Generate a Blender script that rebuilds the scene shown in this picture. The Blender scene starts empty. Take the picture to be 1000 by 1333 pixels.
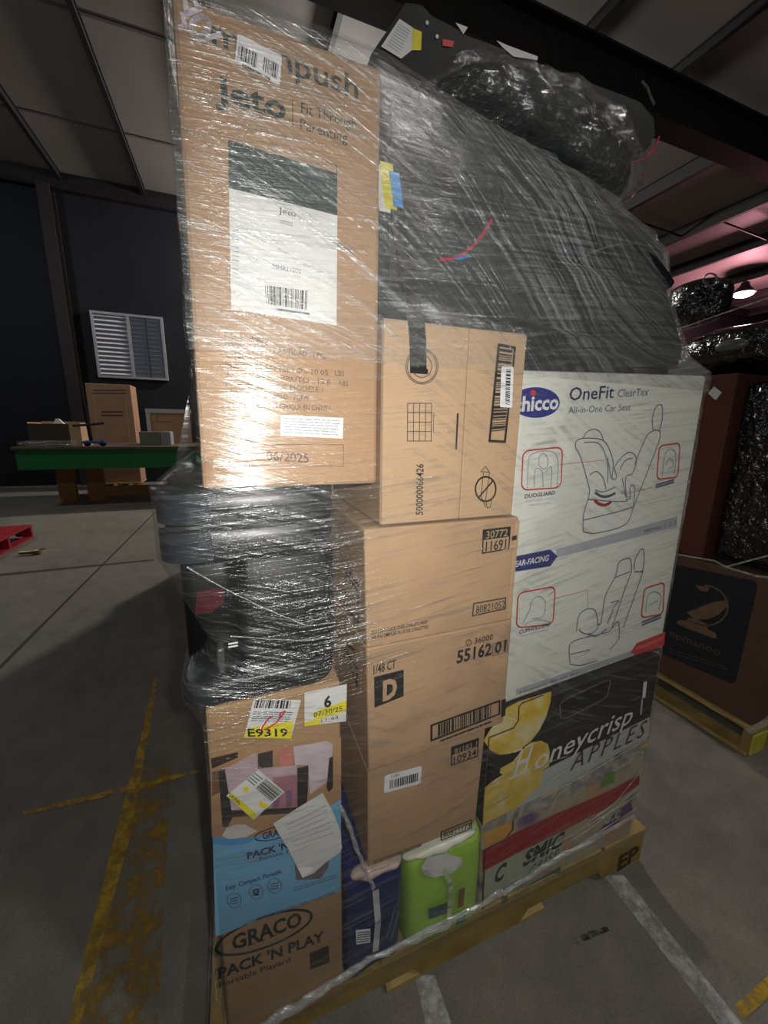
import bpy, bmesh, math, random
from mathutils import Vector, Matrix, noise
random.seed(7)
scn = bpy.context.scene
COL = scn.collection

# ---------------------------------------------------------------- camera
F_PX, CAM_H = 505.0, 1.4
PITCH, ROLL = math.radians(12.2), math.radians(0.8)
fwd = Vector((0, math.cos(PITCH), -math.sin(PITCH)))
up0 = Vector((0, math.sin(PITCH), math.cos(PITCH)))
rt0 = Vector((1, 0, 0))
rt = math.cos(ROLL)*rt0 + math.sin(ROLL)*up0
up = -math.sin(ROLL)*rt0 + math.cos(ROLL)*up0
CAM = Vector((0, 0, CAM_H))
cd = bpy.data.cameras.new('camera'); cam = bpy.data.objects.new('camera', cd); COL.objects.link(cam)
cd.sensor_fit = 'VERTICAL'; cd.sensor_height = 36; cd.lens = F_PX/1333*36
cd.clip_start = 0.02; cd.clip_end = 100
cam.matrix_world = Matrix(((rt.x, up.x, -fwd.x, CAM.x), (rt.y, up.y, -fwd.y, CAM.y), (rt.z, up.z, -fwd.z, CAM.z), (0, 0, 0, 1)))
scn.camera = cam

# warehouse frame: s runs along the load's front face, d goes into the building, z up
YAW = math.radians(21)
US = Vector((math.cos(YAW), math.sin(YAW), 0)); VS = Vector((-math.sin(YAW), math.cos(YAW), 0))
ORG = Vector((.267, .768, 0))
def L(s, d, z): return ORG + US*s + VS*d + Vector((0, 0, z))
def loc(P): q = P - ORG; return (q.dot(US), q.dot(VS), P.z)
def ray(x, y): return fwd*F_PX + rt*(x-500) - up*(y-666.5)
def on_d(x, y, d):
    r = ray(x, y); return CAM + r*((d-(CAM-ORG).dot(VS))/r.dot(VS))
def on_s(x, y, s):
    r = ray(x, y); return CAM + r*((s-(CAM-ORG).dot(US))/r.dot(US))
def on_z(x, y, z):
    r = ray(x, y); return CAM + r*((z-CAM_H)/r.z)

# ---------------------------------------------------------------- world, lights, exposure
w = bpy.data.worlds.new('night'); scn.world = w; w.use_nodes = True
w.node_tree.nodes['Background'].inputs[0].default_value = (.5, .6, .8, 1)
w.node_tree.nodes['Background'].inputs[1].default_value = .02
scn.view_settings.view_transform = 'Standard'; scn.view_settings.look = 'None'
scn.view_settings.exposure = 0.0; scn.view_settings.gamma = 1
scn.view_settings.use_curve_mapping = False
def lamp(name, typ, pos, power, color=(1, 1, 1), size=.05, **kw):
    ld = bpy.data.lights.new(name, typ); ld.energy = power; ld.color = color
    if typ in ('POINT', 'SPOT'): ld.shadow_soft_size = size
    for k, v in kw.items(): setattr(ld, k, v)
    o = bpy.data.objects.new(name, ld); COL.objects.link(o); o.location = pos; return o
# the phone's own flash, right beside its lens
fl_ = lamp('phone_flash', 'SPOT', CAM + rt*.045 + up*.022 - fwd*.01, 25, (1, .985, .955), .008, spot_size=math.radians(172), spot_blend=1.0)
fl_.rotation_euler = ((fwd + up*.02 + rt*.10).normalized()).to_track_quat('-Z', 'Y').to_euler()

# ---------------------------------------------------------------- materials
MATS = {}
class NT:
    def __init__(s, m): s.t = m.node_tree; s.n = s.t.nodes; s.l = s.t.links
    def add(s, typ, **kw):
        nd = s.n.new(typ)
        for k, v in kw.items(): setattr(nd, k, v)
        return nd
    def link(s, a, b): s.l.new(a, b)
def lin(r, g, b):
    f = lambda c: (c/255/12.92 if c/255 <= .04045 else ((c/255+.055)/1.055)**2.4)
    return (f(r), f(g), f(b), 1)
def mat(name, col, rough=.6, var=.12, scale=30, metal=0, bump=0, bscale=200, spec=.4, stretch=None, coat=0, col2=None):
    """procedural material: base colour varied by noise, optional fine bump"""
    if name in MATS: return MATS[name]
    m = bpy.data.materials.new(name); m.use_nodes = True; t = NT(m)
    p = t.n['Principled BSDF']; p.inputs['Roughness'].default_value = rough; p.inputs['Metallic'].default_value = metal
    p.inputs['Specular IOR Level'].default_value = spec; p.inputs['Coat Weight'].default_value = coat
    tc = t.add('ShaderNodeTexCoord'); mp = t.add('ShaderNodeMapping')
    if stretch: mp.inputs['Scale'].default_value = stretch
    t.link(tc.outputs['Object'], mp.inputs['Vector'])
    nz = t.add('ShaderNodeTexNoise'); nz.inputs['Scale'].default_value = scale; nz.inputs['Detail'].default_value = 5
    t.link(mp.outputs[0], nz.inputs['Vector'])
    rp = t.add('ShaderNodeValToRGB'); c = col
    c2 = col2 or tuple(min(1, x*(1+var)) for x in c[:3])+(1,)
    rp.color_ramp.elements[0].color = tuple(x*(1-var) for x in c[:3])+(1,); rp.color_ramp.elements[1].color = c2
    rp.color_ramp.elements[0].position = .3; rp.color_ramp.elements[1].position = .7
    t.link(nz.outputs['Fac'], rp.inputs[0]); t.link(rp.outputs[0], p.inputs['Base Color'])
    if bump:
        n2 = t.add('ShaderNodeTexNoise'); n2.inputs['Scale'].default_value = bscale; n2.inputs['Detail'].default_value = 3
        t.link(mp.outputs[0], n2.inputs['Vector'])
        b = t.add('ShaderNodeBump'); b.inputs['Strength'].default_value = bump; b.inputs['Distance'].default_value = .01
        t.link(n2.outputs['Fac'], b.inputs['Height']); t.link(b.outputs[0], p.inputs['Normal'])
    MATS[name] = m; return m

CARD = mat('cardboard', lin(190, 156, 120), .75, .07, 9, bump=.06, bscale=60)
CARD2 = mat('cardboard_ruddy', lin(174, 138, 102), .7, .08, 7, bump=.06, bscale=50)
CARD3 = mat('cardboard_pale', lin(196, 164, 128), .75, .06, 9, bump=.06, bscale=60)
CARDG = mat('cardboard_playard', lin(176, 142, 104), .75, .08, 8, bump=.06, bscale=60)
CARDD = mat('cardboard_brown', lin(98, 74, 57), .8, .1, 8, bump=.05)
CARDR = mat('cardboard_redbrown', lin(96, 54, 42), .8, .1, 8)
WHITEBOX = mat('white_carton', lin(238, 240, 228), .45, .03, 6)
INK = mat('black_ink', lin(34, 34, 32), .6, .15, 80)
INKG = mat('green_black_ink', lin(38, 50, 46), .5, .15, 60)
INKS = mat('grey_ink', lin(92, 72, 54), .7, .08, 60)
INKB = mat('navy_ink', lin(40, 44, 92), .5, .1, 60)
INKL = mat('blue_grey_line', lin(96, 104, 128), .6, .1, 60)
INKLL = mat('pale_blue_grey', lin(160, 168, 182), .6, .1, 60)
INKRED = mat('red_ink', lin(214, 60, 56), .5, .06, 60)
INKGR = mat('dark_brown_ink', lin(70, 52, 40), .6, .1, 60)
PAPER = mat('white_paper', lin(226, 226, 222), .55, .03, 20)
PAPERW = mat('bright_paper', lin(240, 240, 240), .5, .02, 20)
YEL = mat('yellow_highlight', lin(232, 220, 40), .5, .06, 40)
BLUEP = mat('sky_blue_print', lin(128, 186, 220), .5, .06, 8)
BLUED = mat('blue_wave_print', lin(86, 160, 210), .5, .06, 8)
PLAST = mat('black_plastic', lin(19, 21, 26), .36, .15, 40, spec=.5, bump=.02, bscale=400)
PLASTD = mat('black_plastic_gloss', lin(15, 16, 18), .42, .1, 40, spec=.2)
FABRIC = mat('black_fabric', lin(38, 41, 42), .9, .2, 60, bump=.3, bscale=500)
FABRIC2 = mat('charcoal_fabric', lin(52, 56, 56), .9, .2, 40, bump=.3, bscale=500)
WEB = mat('black_webbing', lin(24, 24, 26), .7, .25, 300, bump=.3, bscale=700, stretch=(1, 1, .2))
WOOD = mat('pallet_wood', lin(176, 146, 84), .8, .25, 12, stretch=(1, 1, 6), bump=.2, bscale=40, col2=lin(198, 172, 110))
WOODY = mat('yellow_stained_wood', lin(156, 132, 74), .8, .2, 14, bump=.2, bscale=40)
STEEL = mat('dark_steel', lin(30, 28, 30), .6, .2, 10)
WALLM = mat('navy_wall_paint', lin(27, 29, 35), .65, .15, 2, bump=.05, bscale=8)
CEILM = mat('ceiling_vinyl', lin(132, 128, 124), .6, .06, 1.2, bump=.08, bscale=3)
REDP = mat('red_paint', lin(160, 40, 48), .5, .15, 12)
GREENP = mat('green_paint', lin(38, 112, 62), .45, .12, 6)
TAN = mat('tan_wood', lin(150, 112, 72), .7, .2, 10, stretch=(1, 1, 5))

def concrete():
    m = bpy.data.materials.new('concrete'); m.use_nodes = True; t = NT(m); p = t.n['Principled BSDF']
    tc = t.add('ShaderNodeTexCoord')
    def nz(sc, det=6, st=None):
        n = t.add('ShaderNodeTexNoise'); n.inputs['Scale'].default_value = sc; n.inputs['Detail'].default_value = det
        n.inputs['Roughness'].default_value = .65
        t.link(tc.outputs['Object'], n.inputs['Vector']); return n
    a, b, c = nz(1.1), nz(9), nz(160, 2)
    r = t.add('ShaderNodeValToRGB'); e = r.color_ramp.elements
    e[0].position = .28; e[0].color = lin(100, 97, 88); e[1].position = .72; e[1].color = lin(150, 145, 133)
    mx = t.add('ShaderNodeMath', operation='MULTIPLY_ADD'); mx.inputs[1].default_value = .45
    t.link(b.outputs['Fac'], mx.inputs[0])
    m2 = t.add('ShaderNodeMath', operation='MULTIPLY'); m2.inputs[1].default_value = .55
    t.link(a.outputs['Fac'], m2.inputs[0]); t.link(m2.outputs[0], mx.inputs[2]); t.link(mx.outputs[0], r.inputs[0])
    sp = t.add('ShaderNodeMixRGB', blend_type='MULTIPLY'); sp.inputs[0].default_value = .5
    r2 = t.add('ShaderNodeValToRGB'); r2.color_ramp.elements[0].position = .32; r2.color_ramp.elements[0].color = (.55, .55, .55, 1); r2.color_ramp.elements[1].position = .55
    t.link(c.outputs['Fac'], r2.inputs[0]); t.link(r.outputs[0], sp.inputs[1]); t.link(r2.outputs[0], sp.inputs[2])
    t.link(sp.outputs[0], p.inputs['Base Color']); p.inputs['Roughness'].default_value = .62
    bp = t.add('ShaderNodeBump'); bp.inputs['Strength'].default_value = .15; bp.inputs['Distance'].default_value = .01
    t.link(c.outputs['Fac'], bp.inputs['Height']); t.link(bp.outputs[0], p.inputs['Normal'])
    return m
CONC = concrete()
def worn_paint(name, col, lo, hi, sc=14):
    """paint worn through to nothing: transparent where it has flaked off"""
    m = bpy.data.materials.new(name); m.use_nodes = True; t = NT(m); p = t.n['Principled BSDF']
    p.inputs['Base Color'].default_value = col; p.inputs['Roughness'].default_value = .6
    tc = t.add('ShaderNodeTexCoord'); n = t.add('ShaderNodeTexNoise'); n.inputs['Scale'].default_value = sc; n.inputs['Detail'].default_value = 8; n.inputs['Roughness'].default_value = .7
    t.link(tc.outputs['Object'], n.inputs['Vector'])
    r = t.add('ShaderNodeValToRGB'); r.color_ramp.elements[0].position = lo; r.color_ramp.elements[1].position = hi
    t.link(n.outputs['Fac'], r.inputs[0]); t.link(r.outputs[0], p.inputs['Alpha'])
    return m
WORNY = worn_paint('worn_yellow_paint', lin(160, 126, 40), .44, .60)
WORNY2 = worn_paint('yellow_paint_line', lin(196, 160, 48), .36, .58, 20)
WORNG = worn_paint('worn_grey_tape', lin(196, 196, 190), .30, .62, 25)
def emis(name, col, st):
    m = bpy.data.materials.new(name); m.use_nodes = True; t = NT(m); p = t.n['Principled BSDF']
    p.inputs['Base Color'].default_value = (.02, .02, .02, 1)
    p.inputs['Emission Color'].default_value = col; p.inputs['Emission Strength'].default_value = st
    return m
def colour_patches(name, stops, scale, detail=2, rough=.4, st=(1, 1, 1)):
    m = bpy.data.materials.new(name); m.use_nodes = True; t = NT(m); p = t.n['Principled BSDF']; p.inputs['Roughness'].default_value = rough
    tc = t.add('ShaderNodeTexCoord'); mp = t.add('ShaderNodeMapping'); mp.inputs['Scale'].default_value = st
    n = t.add('ShaderNodeTexNoise'); n.inputs['Scale'].default_value = scale; n.inputs['Detail'].default_value = detail
    t.link(tc.outputs['Object'], mp.inputs[0]); t.link(mp.outputs[0], n.inputs['Vector'])
    r = t.add('ShaderNodeValToRGB'); cr = r.color_ramp
    while len(cr.elements) < len(stops): cr.elements.new(.5)
    for e, (pos, c) in zip(cr.elements, stops): e.position = pos; e.color = c
    t.link(n.outputs['Fac'], r.inputs[0]); t.link(r.outputs[0], p.inputs['Base Color'])
    return m
GALAXY = colour_patches('galaxy_print', [(.3, lin(120, 90, 140)), (.42, lin(190, 178, 150)), (.5, lin(196, 190, 160)), (.6, lin(196, 160, 150)), (.7, lin(214, 170, 110))], 9)
YAPPLE = colour_patches('yellow_apple_print', [(.3, lin(226, 178, 36)), (.5, lin(236, 206, 90)), (.7, lin(240, 228, 180))], 14)
BLACKPR = mat('matte_black_print', lin(36, 36, 34), .5, .1, 20)
GREYPR = mat('grey_print', lin(200, 204, 198), .5, .06, 20)

# clear stretch film: mostly see-through, glossy along its stretched wrinkles
def film_material(name, veil=.07, gloss=.34, spot=.032, sx=6, glare_patch=None, tilt=(-25, 8), dens=105, rough=.2, bump=.7, use_uv=True):
    m = bpy.data.materials.new(name); m.use_nodes = True; t = NT(m); t.n.clear()
    out = t.add('ShaderNodeOutputMaterial'); tc = t.add('ShaderNodeTexCoord')
    src = tc.outputs['UV'] if use_uv else tc.outputs['Object']
    def streak(ang, sx, sy, seed):
        r = t.add('ShaderNodeMapping'); r.inputs['Rotation'].default_value = (0, 0, math.radians(ang))
        r.inputs['Location'].default_value = (seed, seed*1.7, seed)
        t.link(src, r.inputs['Vector'])
        s = t.add('ShaderNodeMapping'); s.inputs['Scale'].default_value = (sx, sy, sy)
        t.link(r.outputs[0], s.inputs['Vector'])
        n = t.add('ShaderNodeTexNoise'); n.inputs['Scale'].default_value = 1; n.inputs['Detail'].default_value = 4; n.inputs['Roughness'].default_value = .6
        n.inputs['Distortion'].default_value = .4
        t.link(s.outputs[0], n.inputs['Vector']); return n.outputs['Fac']
    def mix(a, b, f):
        x = t.add('ShaderNodeMix'); t.link(f, x.inputs[0]); t.link(a, x.inputs[2]); t.link(b, x.inputs[3]); return x.outputs[0]
    def ramp(v, lo, hi):
        r = t.add('ShaderNodeMapRange'); r.inputs[1].default_value = lo; r.inputs[2].default_value = hi; r.clamp = True
        t.link(v, r.inputs[0]); return r.outputs[0]
    def math_(op, a, b):
        x = t.add('ShaderNodeMath', operation=op)
        for i, v in enumerate((a, b)):
            if isinstance(v, (int, float)): x.inputs[i].default_value = v
            else: t.link(v, x.inputs[i])
        return x.outputs[0]
    big = t.add('ShaderNodeTexNoise'); big.inputs['Scale'].default_value = 3.2; big.inputs['Detail'].default_value = 2; t.link(src, big.inputs['Vector'])
    big2 = t.add('ShaderNodeTexNoise'); big2.inputs['Scale'].default_value = 7; big2.inputs['Detail'].default_value = 2; t.link(src, big2.inputs['Vector'])
    sA = streak(-tilt[0], sx, dens, 3.1); sB = streak(-tilt[1], sx*.8, dens*1.1, 8.3); sC = streak(-4, sx*.7, dens*1.6, 5.2)
    st = mix(sA, sB, ramp(big.outputs['Fac'], .44, .56))
    st2 = math_('ADD', math_('MULTIPLY', st, .65), math_('MULTIPLY', sC, .35))
    bp = t.add('ShaderNodeBump'); bp.inputs['Strength'].default_value = bump; bp.inputs['Distance'].default_value = .012
    t.link(st2, bp.inputs['Height'])
    dense = ramp(big2.outputs['Fac'], .38, .68)
    ridge = ramp(st2, .50, .66)
    fac = math_('ADD', .035, math_('MULTIPLY', math_('MULTIPLY', ridge, math_('ADD', .25, math_('MULTIPLY', dense, .75))), gloss))
    fr = t.add('ShaderNodeFresnel'); fr.inputs['IOR'].default_value = 1.35
    fac = math_('MINIMUM', math_('ADD', fac, math_('MULTIPLY', fr.outputs[0], .18)), .9)
    tr = t.add('ShaderNodeBsdfTransparent'); tr.inputs[0].default_value = (.985, .985, .985, 1)
    gl = t.add('ShaderNodeBsdfGlossy'); gl.inputs['Roughness'].default_value = rough; gl.inputs['Color'].default_value = (.96, .98, .95, 1)
    t.link(bp.outputs[0], gl.inputs['Normal'])
    df = t.add('ShaderNodeBsdfDiffuse'); df.inputs['Color'].default_value = (.82, .84, .82, 1); t.link(bp.outputs[0], df.inputs['Normal'])
    veil_ = math_('MULTIPLY', math_('ADD', .3, math_('MULTIPLY', ridge, 1.2)), veil)
    if glare_patch:      # flash glare on the black seats, painted into the film as extra whitening
        mp = t.add('ShaderNodeMapping'); mp.inputs['Scale'].default_value = (1/glare_patch[2], 1/glare_patch[3], 1); mp.inputs['Location'].default_value = (-glare_patch[0]/glare_patch[2], -glare_patch[1]/glare_patch[3], 0)
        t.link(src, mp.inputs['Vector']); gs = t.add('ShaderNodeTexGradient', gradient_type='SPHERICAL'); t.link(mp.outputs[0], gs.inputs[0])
        veil_ = math_('ADD', veil_, math_('MULTIPLY', math_('MULTIPLY', gs.outputs['Fac'], ramp(st2, .44, .62)), glare_patch[4]))
    m1 = t.add('ShaderNodeMixShader'); t.link(veil_, m1.inputs[0]); t.link(tr.outputs[0], m1.inputs[1]); t.link(df.outputs[0], m1.inputs[2])
    m2 = t.add('ShaderNodeMixShader'); t.link(fac, m2.inputs[0]); t.link(m1.outputs[0], m2.inputs[1]); t.link(gl.outputs[0], m2.inputs[2])
    g2 = t.add('ShaderNodeBsdfGlossy'); g2.inputs['Roughness'].default_value = .13; g2.inputs['Color'].default_value = (.97, .98, .97, 1)
    b2 = t.add('ShaderNodeBump'); b2.inputs['Strength'].default_value = bump*.22; b2.inputs['Distance'].default_value = .012
    t.link(st2, b2.inputs['Height']); t.link(b2.outputs[0], g2.inputs['Normal'])
    m3 = t.add('ShaderNodeMixShader'); m3.inputs[0].default_value = spot; t.link(m2.outputs[0], m3.inputs[1]); t.link(g2.outputs[0], m3.inputs[2])
    t.link(m3.outputs[0], out.inputs['Surface'])
    return m
FILM = film_material('stretch_film')
FILM2 = film_material('stretch_film_overlap', veil=.115, gloss=.5, tilt=(-34, -22), dens=125, sx=4, rough=.24, bump=1.0, spot=.012, glare_patch=(4.84, 2.17, .42, .30, .36))  # whitened spot painted as flash glare over the black seats
FILMX = film_material('crinkled_film', veil=.12, gloss=.9, tilt=(-50, 40), dens=75, sx=30, rough=.12, bump=1.0, use_uv=False)
FILMR = film_material('roped_film', veil=.5, gloss=.9, tilt=(-10, 12), dens=60, rough=.15, bump=.8, use_uv=False)

# ---------------------------------------------------------------- object helpers
LOAD = []                                  # meshes that the stretch film is pulled around
def root_of(o):
    while o.parent: o = o.parent
    return o
def tag(o, label=None, cat=None, group=None, kind=None):
    if label: o['label'] = label
    if cat: o['category'] = cat
    if group: o['group'] = group
    if kind: o['kind'] = kind
    return o
def thing(name, label, cat, base, group=None):
    o = bpy.data.objects.new(name, None); COL.objects.link(o); o.location = base; o.empty_display_size = .05
    return tag(o, label, cat, group)
def obj(name, bm, m, parent=None, smooth=False, load=False):
    me = bpy.data.meshes.new(name)
    if parent is not None:
        bmesh.ops.translate(bm, verts=bm.verts, vec=-Vector(root_of(parent).location))
    bm.normal_update(); bm.to_mesh(me); bm.free()
    if smooth:
        for f in me.polygons: f.use_smooth = True
        me.set_sharp_from_angle(angle=math.radians(48))
    me.materials.append(m)
    o = bpy.data.objects.new(name, me); COL.objects.link(o)
    if parent is not None: o.parent = parent
    if load: LOAD.append(o)
    return o
def single(name, bm, m, label, cat, base, group=None, **kw):
    """a thing that is one mesh, origin at its base"""
    bmesh.ops.translate(bm, verts=bm.verts, vec=-Vector(base))
    o = obj(name, bm, m, None, **kw); o.location = base
    return tag(o, label, cat, group)
def copy_tree(o, parent=None):
    c = o.copy(); COL.objects.link(c); c.parent = parent
    for ch in [x for x in bpy.data.objects if x.parent == o]: copy_tree(ch, c)
    return c
def hexa(bm, P, bevel=0, seg=2):
    """P: 8 points, 0-3 bottom loop, 4-7 top loop"""
    v = [bm.verts.new(p) for p in P]
    fs = [bm.faces.new([v[i] for i in q]) for q in ((0, 3, 2, 1), (4, 5, 6, 7), (0, 1, 5, 4), (1, 2, 6, 5), (2, 3, 7, 6), (3, 0, 4, 7))]
    bmesh.ops.recalc_face_normals(bm, faces=fs)
    if bevel:
        es = list({e for f in fs for e in f.edges})
        bmesh.ops.bevel(bm, geom=es, offset=bevel, segments=seg, affect='EDGES', profile=.5)
    return bm
def box(s0, s1, d0, d1, z0, z1, bevel=0, seg=2, bm=None, dz=0):
    bm = bm or bmesh.new()
    return hexa(bm, [L(s0, d0, z0), L(s1, d0, z0), L(s1, d1, z0), L(s0, d1, z0), L(s0, d0, z1), L(s1, d0, z1), L(s1, d1, z1+dz), L(s0, d1, z1+dz)], bevel, seg)
def front_box(quad, d0, d1, bevel=.004):
    """box whose front face has local corners quad = tl,tr,br,bl as (s,z)"""
    tl, tr, br, bl = quad; bm = bmesh.new()
    return hexa(bm, [L(bl[0], d0, bl[1]), L(br[0], d0, br[1]), L(br[0], d1, br[1]), L(bl[0], d1, bl[1]),
                     L(tl[0], d0, tl[1]), L(tr[0], d0, tr[1]), L(tr[0], d1, tr[1]), L(tl[0], d1, tl[1])], bevel)
def loft(rings, close=True, cap=True, bm=None):
    bm = bm or bmesh.new(); R = [[bm.verts.new(p) for p in r] for r in rings]; n = len(R[0])
    for a, b in zip(R, R[1:]):
        for i in range(n if close else n-1):
            j = (i+1) % n; bm.faces.new((a[i], a[j], b[j], b[i]))
    if cap:
        bm.faces.new(list(reversed(R[0]))); bm.faces.new(R[-1])
    bmesh.ops.recalc_face_normals(bm, faces=bm.faces)
    return bm
def tube(pts, r, n=8, bm=None):
    pts = [Vector(p) for p in pts]; rings = []
    for i, p in enumerate(pts):
        t = (pts[min(i+1, len(pts)-1)] - pts[max(i-1, 0)]).normalized()
        a = t.cross(Vector((0, 0, 1)));  a = a if a.length > .05 else t.cross(Vector((1, 0, 0))); a.normalize(); b = t.cross(a)
        rr = r[i] if isinstance(r, (list, tuple)) else r
        rings.append([p + a*rr*math.cos(k*2*math.pi/n) + b*rr*math.sin(k*2*math.pi/n) for k in range(n)])
    return loft(rings, bm=bm)
def subd(bm, cuts=1, smooth=0):
    bmesh.ops.subdivide_edges(bm, edges=bm.edges, cuts=cuts, use_grid_fill=True)
    for _ in range(smooth): bmesh.ops.smooth_vert(bm, verts=bm.verts, factor=.5, use_axis_x=True, use_axis_y=True, use_axis_z=True)
    return bm
def jitter(bm, amp, sc, seed=0):
    bm.normal_update()
    for v in bm.verts: v.co += v.normal*amp*noise.noise(v.co*sc + Vector((seed, seed*2.1, 0)))
    return bm
def rounded(s0, s1, d0, d1, z0, z1, e=4, n=20, m=12, amp=0, sc=8, seed=0):
    """superellipsoid pillow"""
    c = ((s0+s1)/2, (d0+d1)/2, (z0+z1)/2); h = ((s1-s0)/2, (d1-d0)/2, (z1-z0)/2)
    def sg(x, p): return math.copysign(abs(x)**p, x)
    rings = []
    for i in range(1, m):
        ph = -math.pi/2 + math.pi*i/m; r = []
        for k in range(n):
            th = 2*math.pi*k/n
            r.append(L(c[0]+h[0]*sg(math.cos(ph), 2/e)*sg(math.cos(th), 2/e), c[1]+h[1]*sg(math.cos(ph), 2/e)*sg(math.sin(th), 2/e), c[2]+h[2]*sg(math.sin(ph), 2/e)))
        rings.append(r)
    bm = loft(rings)
    if amp: jitter(bm, amp, sc, seed)
    for v in bm.verts: v.co.z = max(v.co.z, z0)
    return bm

# ---- print on a face; a Face turns a point of the photograph into a point of that face
class Face:
    def __init__(s, parent, axis, val):
        s.p = parent; s.axis = axis; s.val = val; s.out = {'d': -VS, 's': -US, 'z': Vector((0, 0, 1))}[axis]; s.k = 0
    def at(s, x, y): return {'d': on_d, 's': on_s, 'z': on_z}[s.axis](x, y, s.val)
    def lay(s, layer): return s.out*(.0006 + .00045*layer)
def poly(fc, pts, m, name='printed_patch', layer=0, parent=None, thick=0):
    bm = bmesh.new(); P = [fc.at(*p) + fc.lay(layer) for p in pts]
    vs = [bm.verts.new(p) for p in P]; f = bm.faces.new(vs); bm.normal_update()
    if f.normal.dot(fc.out) < 0: bmesh.ops.reverse_faces(bm, faces=[f])
    bmesh.ops.triangulate(bm, faces=bm.faces)
    return obj(name, bm, m, parent or fc.p)
def stroke_bm(fc, pts, wpx, bm, layer=1, close=False):
    """polyline of width wpx (photograph pixels) drawn flat on the face"""
    if close: pts = list(pts)+[pts[0]]
    P = [fc.at(*p) + fc.lay(layer) for p in pts]
    wm = (fc.at(pts[0][0]+wpx, pts[0][1]) - fc.at(*pts[0])).length
    wm = min(wm, (fc.at(pts[0][0], pts[0][1]+wpx) - fc.at(*pts[0])).length*1.3)
    for a, b in zip(P, P[1:]):
        t = (b-a)
        if t.length < 1e-6: continue
        t.normalize(); n = t.cross(fc.out).normalized()*wm/2; t = t*wm*.3
        q = [bm.verts.new(x) for x in (a-n-t, b-n+t, b+n+t, a+n-t)]
        f = bm.faces.new(q); f.normal_update()
        if f.normal.dot(fc.out) < 0: f.normal_flip()
def smooth_line(p, n=4):
    """Catmull-Rom curve through the points"""
    if len(p) < 3: return p
    o = []
    for i in range(len(p)-1):
        a, b, c, d = [Vector(p[max(0, min(len(p)-1, i+k))]) for k in (-1, 0, 1, 2)]
        for k in range(n):
            t = k/n; o.append(tuple(.5*((2*b)+(c-a)*t+(2*a-5*b+4*c-d)*t*t+(3*b-a-3*c+d)*t**3)))
    return o+[p[-1]]
def strokes(fc, lines, wpx, m, name='line_drawing', layer=1, parent=None):
    bm = bmesh.new()
    for ln in lines:
        if name in ('line_drawing', 'picture_drawing', 'recline_arrow'): ln = smooth_line(ln)
        cl = ln[0] == 'c'; stroke_bm(fc, ln[1:] if cl else ln, wpx, bm, layer, cl)
    return obj(name, bm, m, parent or fc.p)
def ell(cx, cy, rx, ry, n=28, ang=0, a0=0, a1=360):
    ca, sa = math.cos(ang), math.sin(ang); o = []
    full = abs(a1-a0) >= 360
    for k in range(n if full else n+1):
        t = math.radians(a0+(a1-a0)*k/n); x, y = rx*math.cos(t), ry*math.sin(t); o.append((cx+x*ca-y*sa, cy+x*sa+y*ca))
    return o
def rrect(q, r=.18, n=4):
    """rounded quad in pixels from tl,tr,br,bl"""
    tl, tr, br, bl = [Vector(p) for p in q]
    def bi(u, v): return (tl*(1-u)+tr*u)*(1-v)+(bl*(1-u)+br*u)*v
    pts = []
    for cx, cy, a in ((1-r, r, -90), (1-r, 1-r, 0), (r, 1-r, 90), (r, r, 180)):
        for k in range(n+1):
            t = math.radians(a+90*k/n); pts.append(tuple(bi(cx+r*math.cos(t), cy+r*math.sin(t))))
    return pts
_tc = {}
def text_mesh(s, off=0, spacing=1):
    key = (s, off, spacing)
    if key in _tc: return _tc[key]
    c = bpy.data.curves.new('t', 'FONT'); c.body = s; c.size = 1; c.offset = off; c.space_character = spacing
    c.resolution_u = 2; c.fill_mode = 'FRONT'
    o = bpy.data.objects.new('t', c); COL.objects.link(o); bpy.context.view_layer.update()
    dg = bpy.context.evaluated_depsgraph_get()
    me = bpy.data.meshes.new_from_object(o.evaluated_get(dg))
    V = [(v.co.x, v.co.y) for v in me.vertices]; Fc = [tuple(p.vertices) for p in me.polygons]
    bpy.data.objects.remove(o); bpy.data.curves.remove(c); bpy.data.meshes.remove(me)
    _tc[key] = (V, Fc); return V, Fc
CAPH = .69
def text(fc, s, p0, p1, h, m=None, bold=0, shear=0, layer=2, name='printed_text', parent=None, hv=None, spacing=1):
    """text whose baseline runs p0 -> p1 in the photograph, capitals h pixels tall"""
    V, Fc = text_mesh(s, bold, spacing)
    if not V: return None
    x0 = min(v[0] for v in V); x1 = max(v[0] for v in V)
    A, B = fc.at(*p0), fc.at(*p1)
    hx, hy = hv or (0, -h)
    H = fc.at(p0[0]+hx, p0[1]+hy) - A
    if hv is None and fc.axis != 'z': H = Vector((0, 0, H.length))
    U = B-A; ln = U.length; bm = bmesh.new()
    vs = []
    for x, y in V:
        u = (x-x0)/(x1-x0); q = y/CAPH
        vs.append(bm.verts.new(A + U*u + H*q + U.normalized()*(shear*q*H.length) + fc.lay(layer)))
    for f in Fc:
        try: bm.faces.new([vs[i] for i in f])
        except ValueError: pass
    bm.normal_update()
    for f in bm.faces:
        if f.normal.dot(fc.out) < 0: f.normal_flip()
    return obj(name, bm, m or INK, parent or fc.p)
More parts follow.
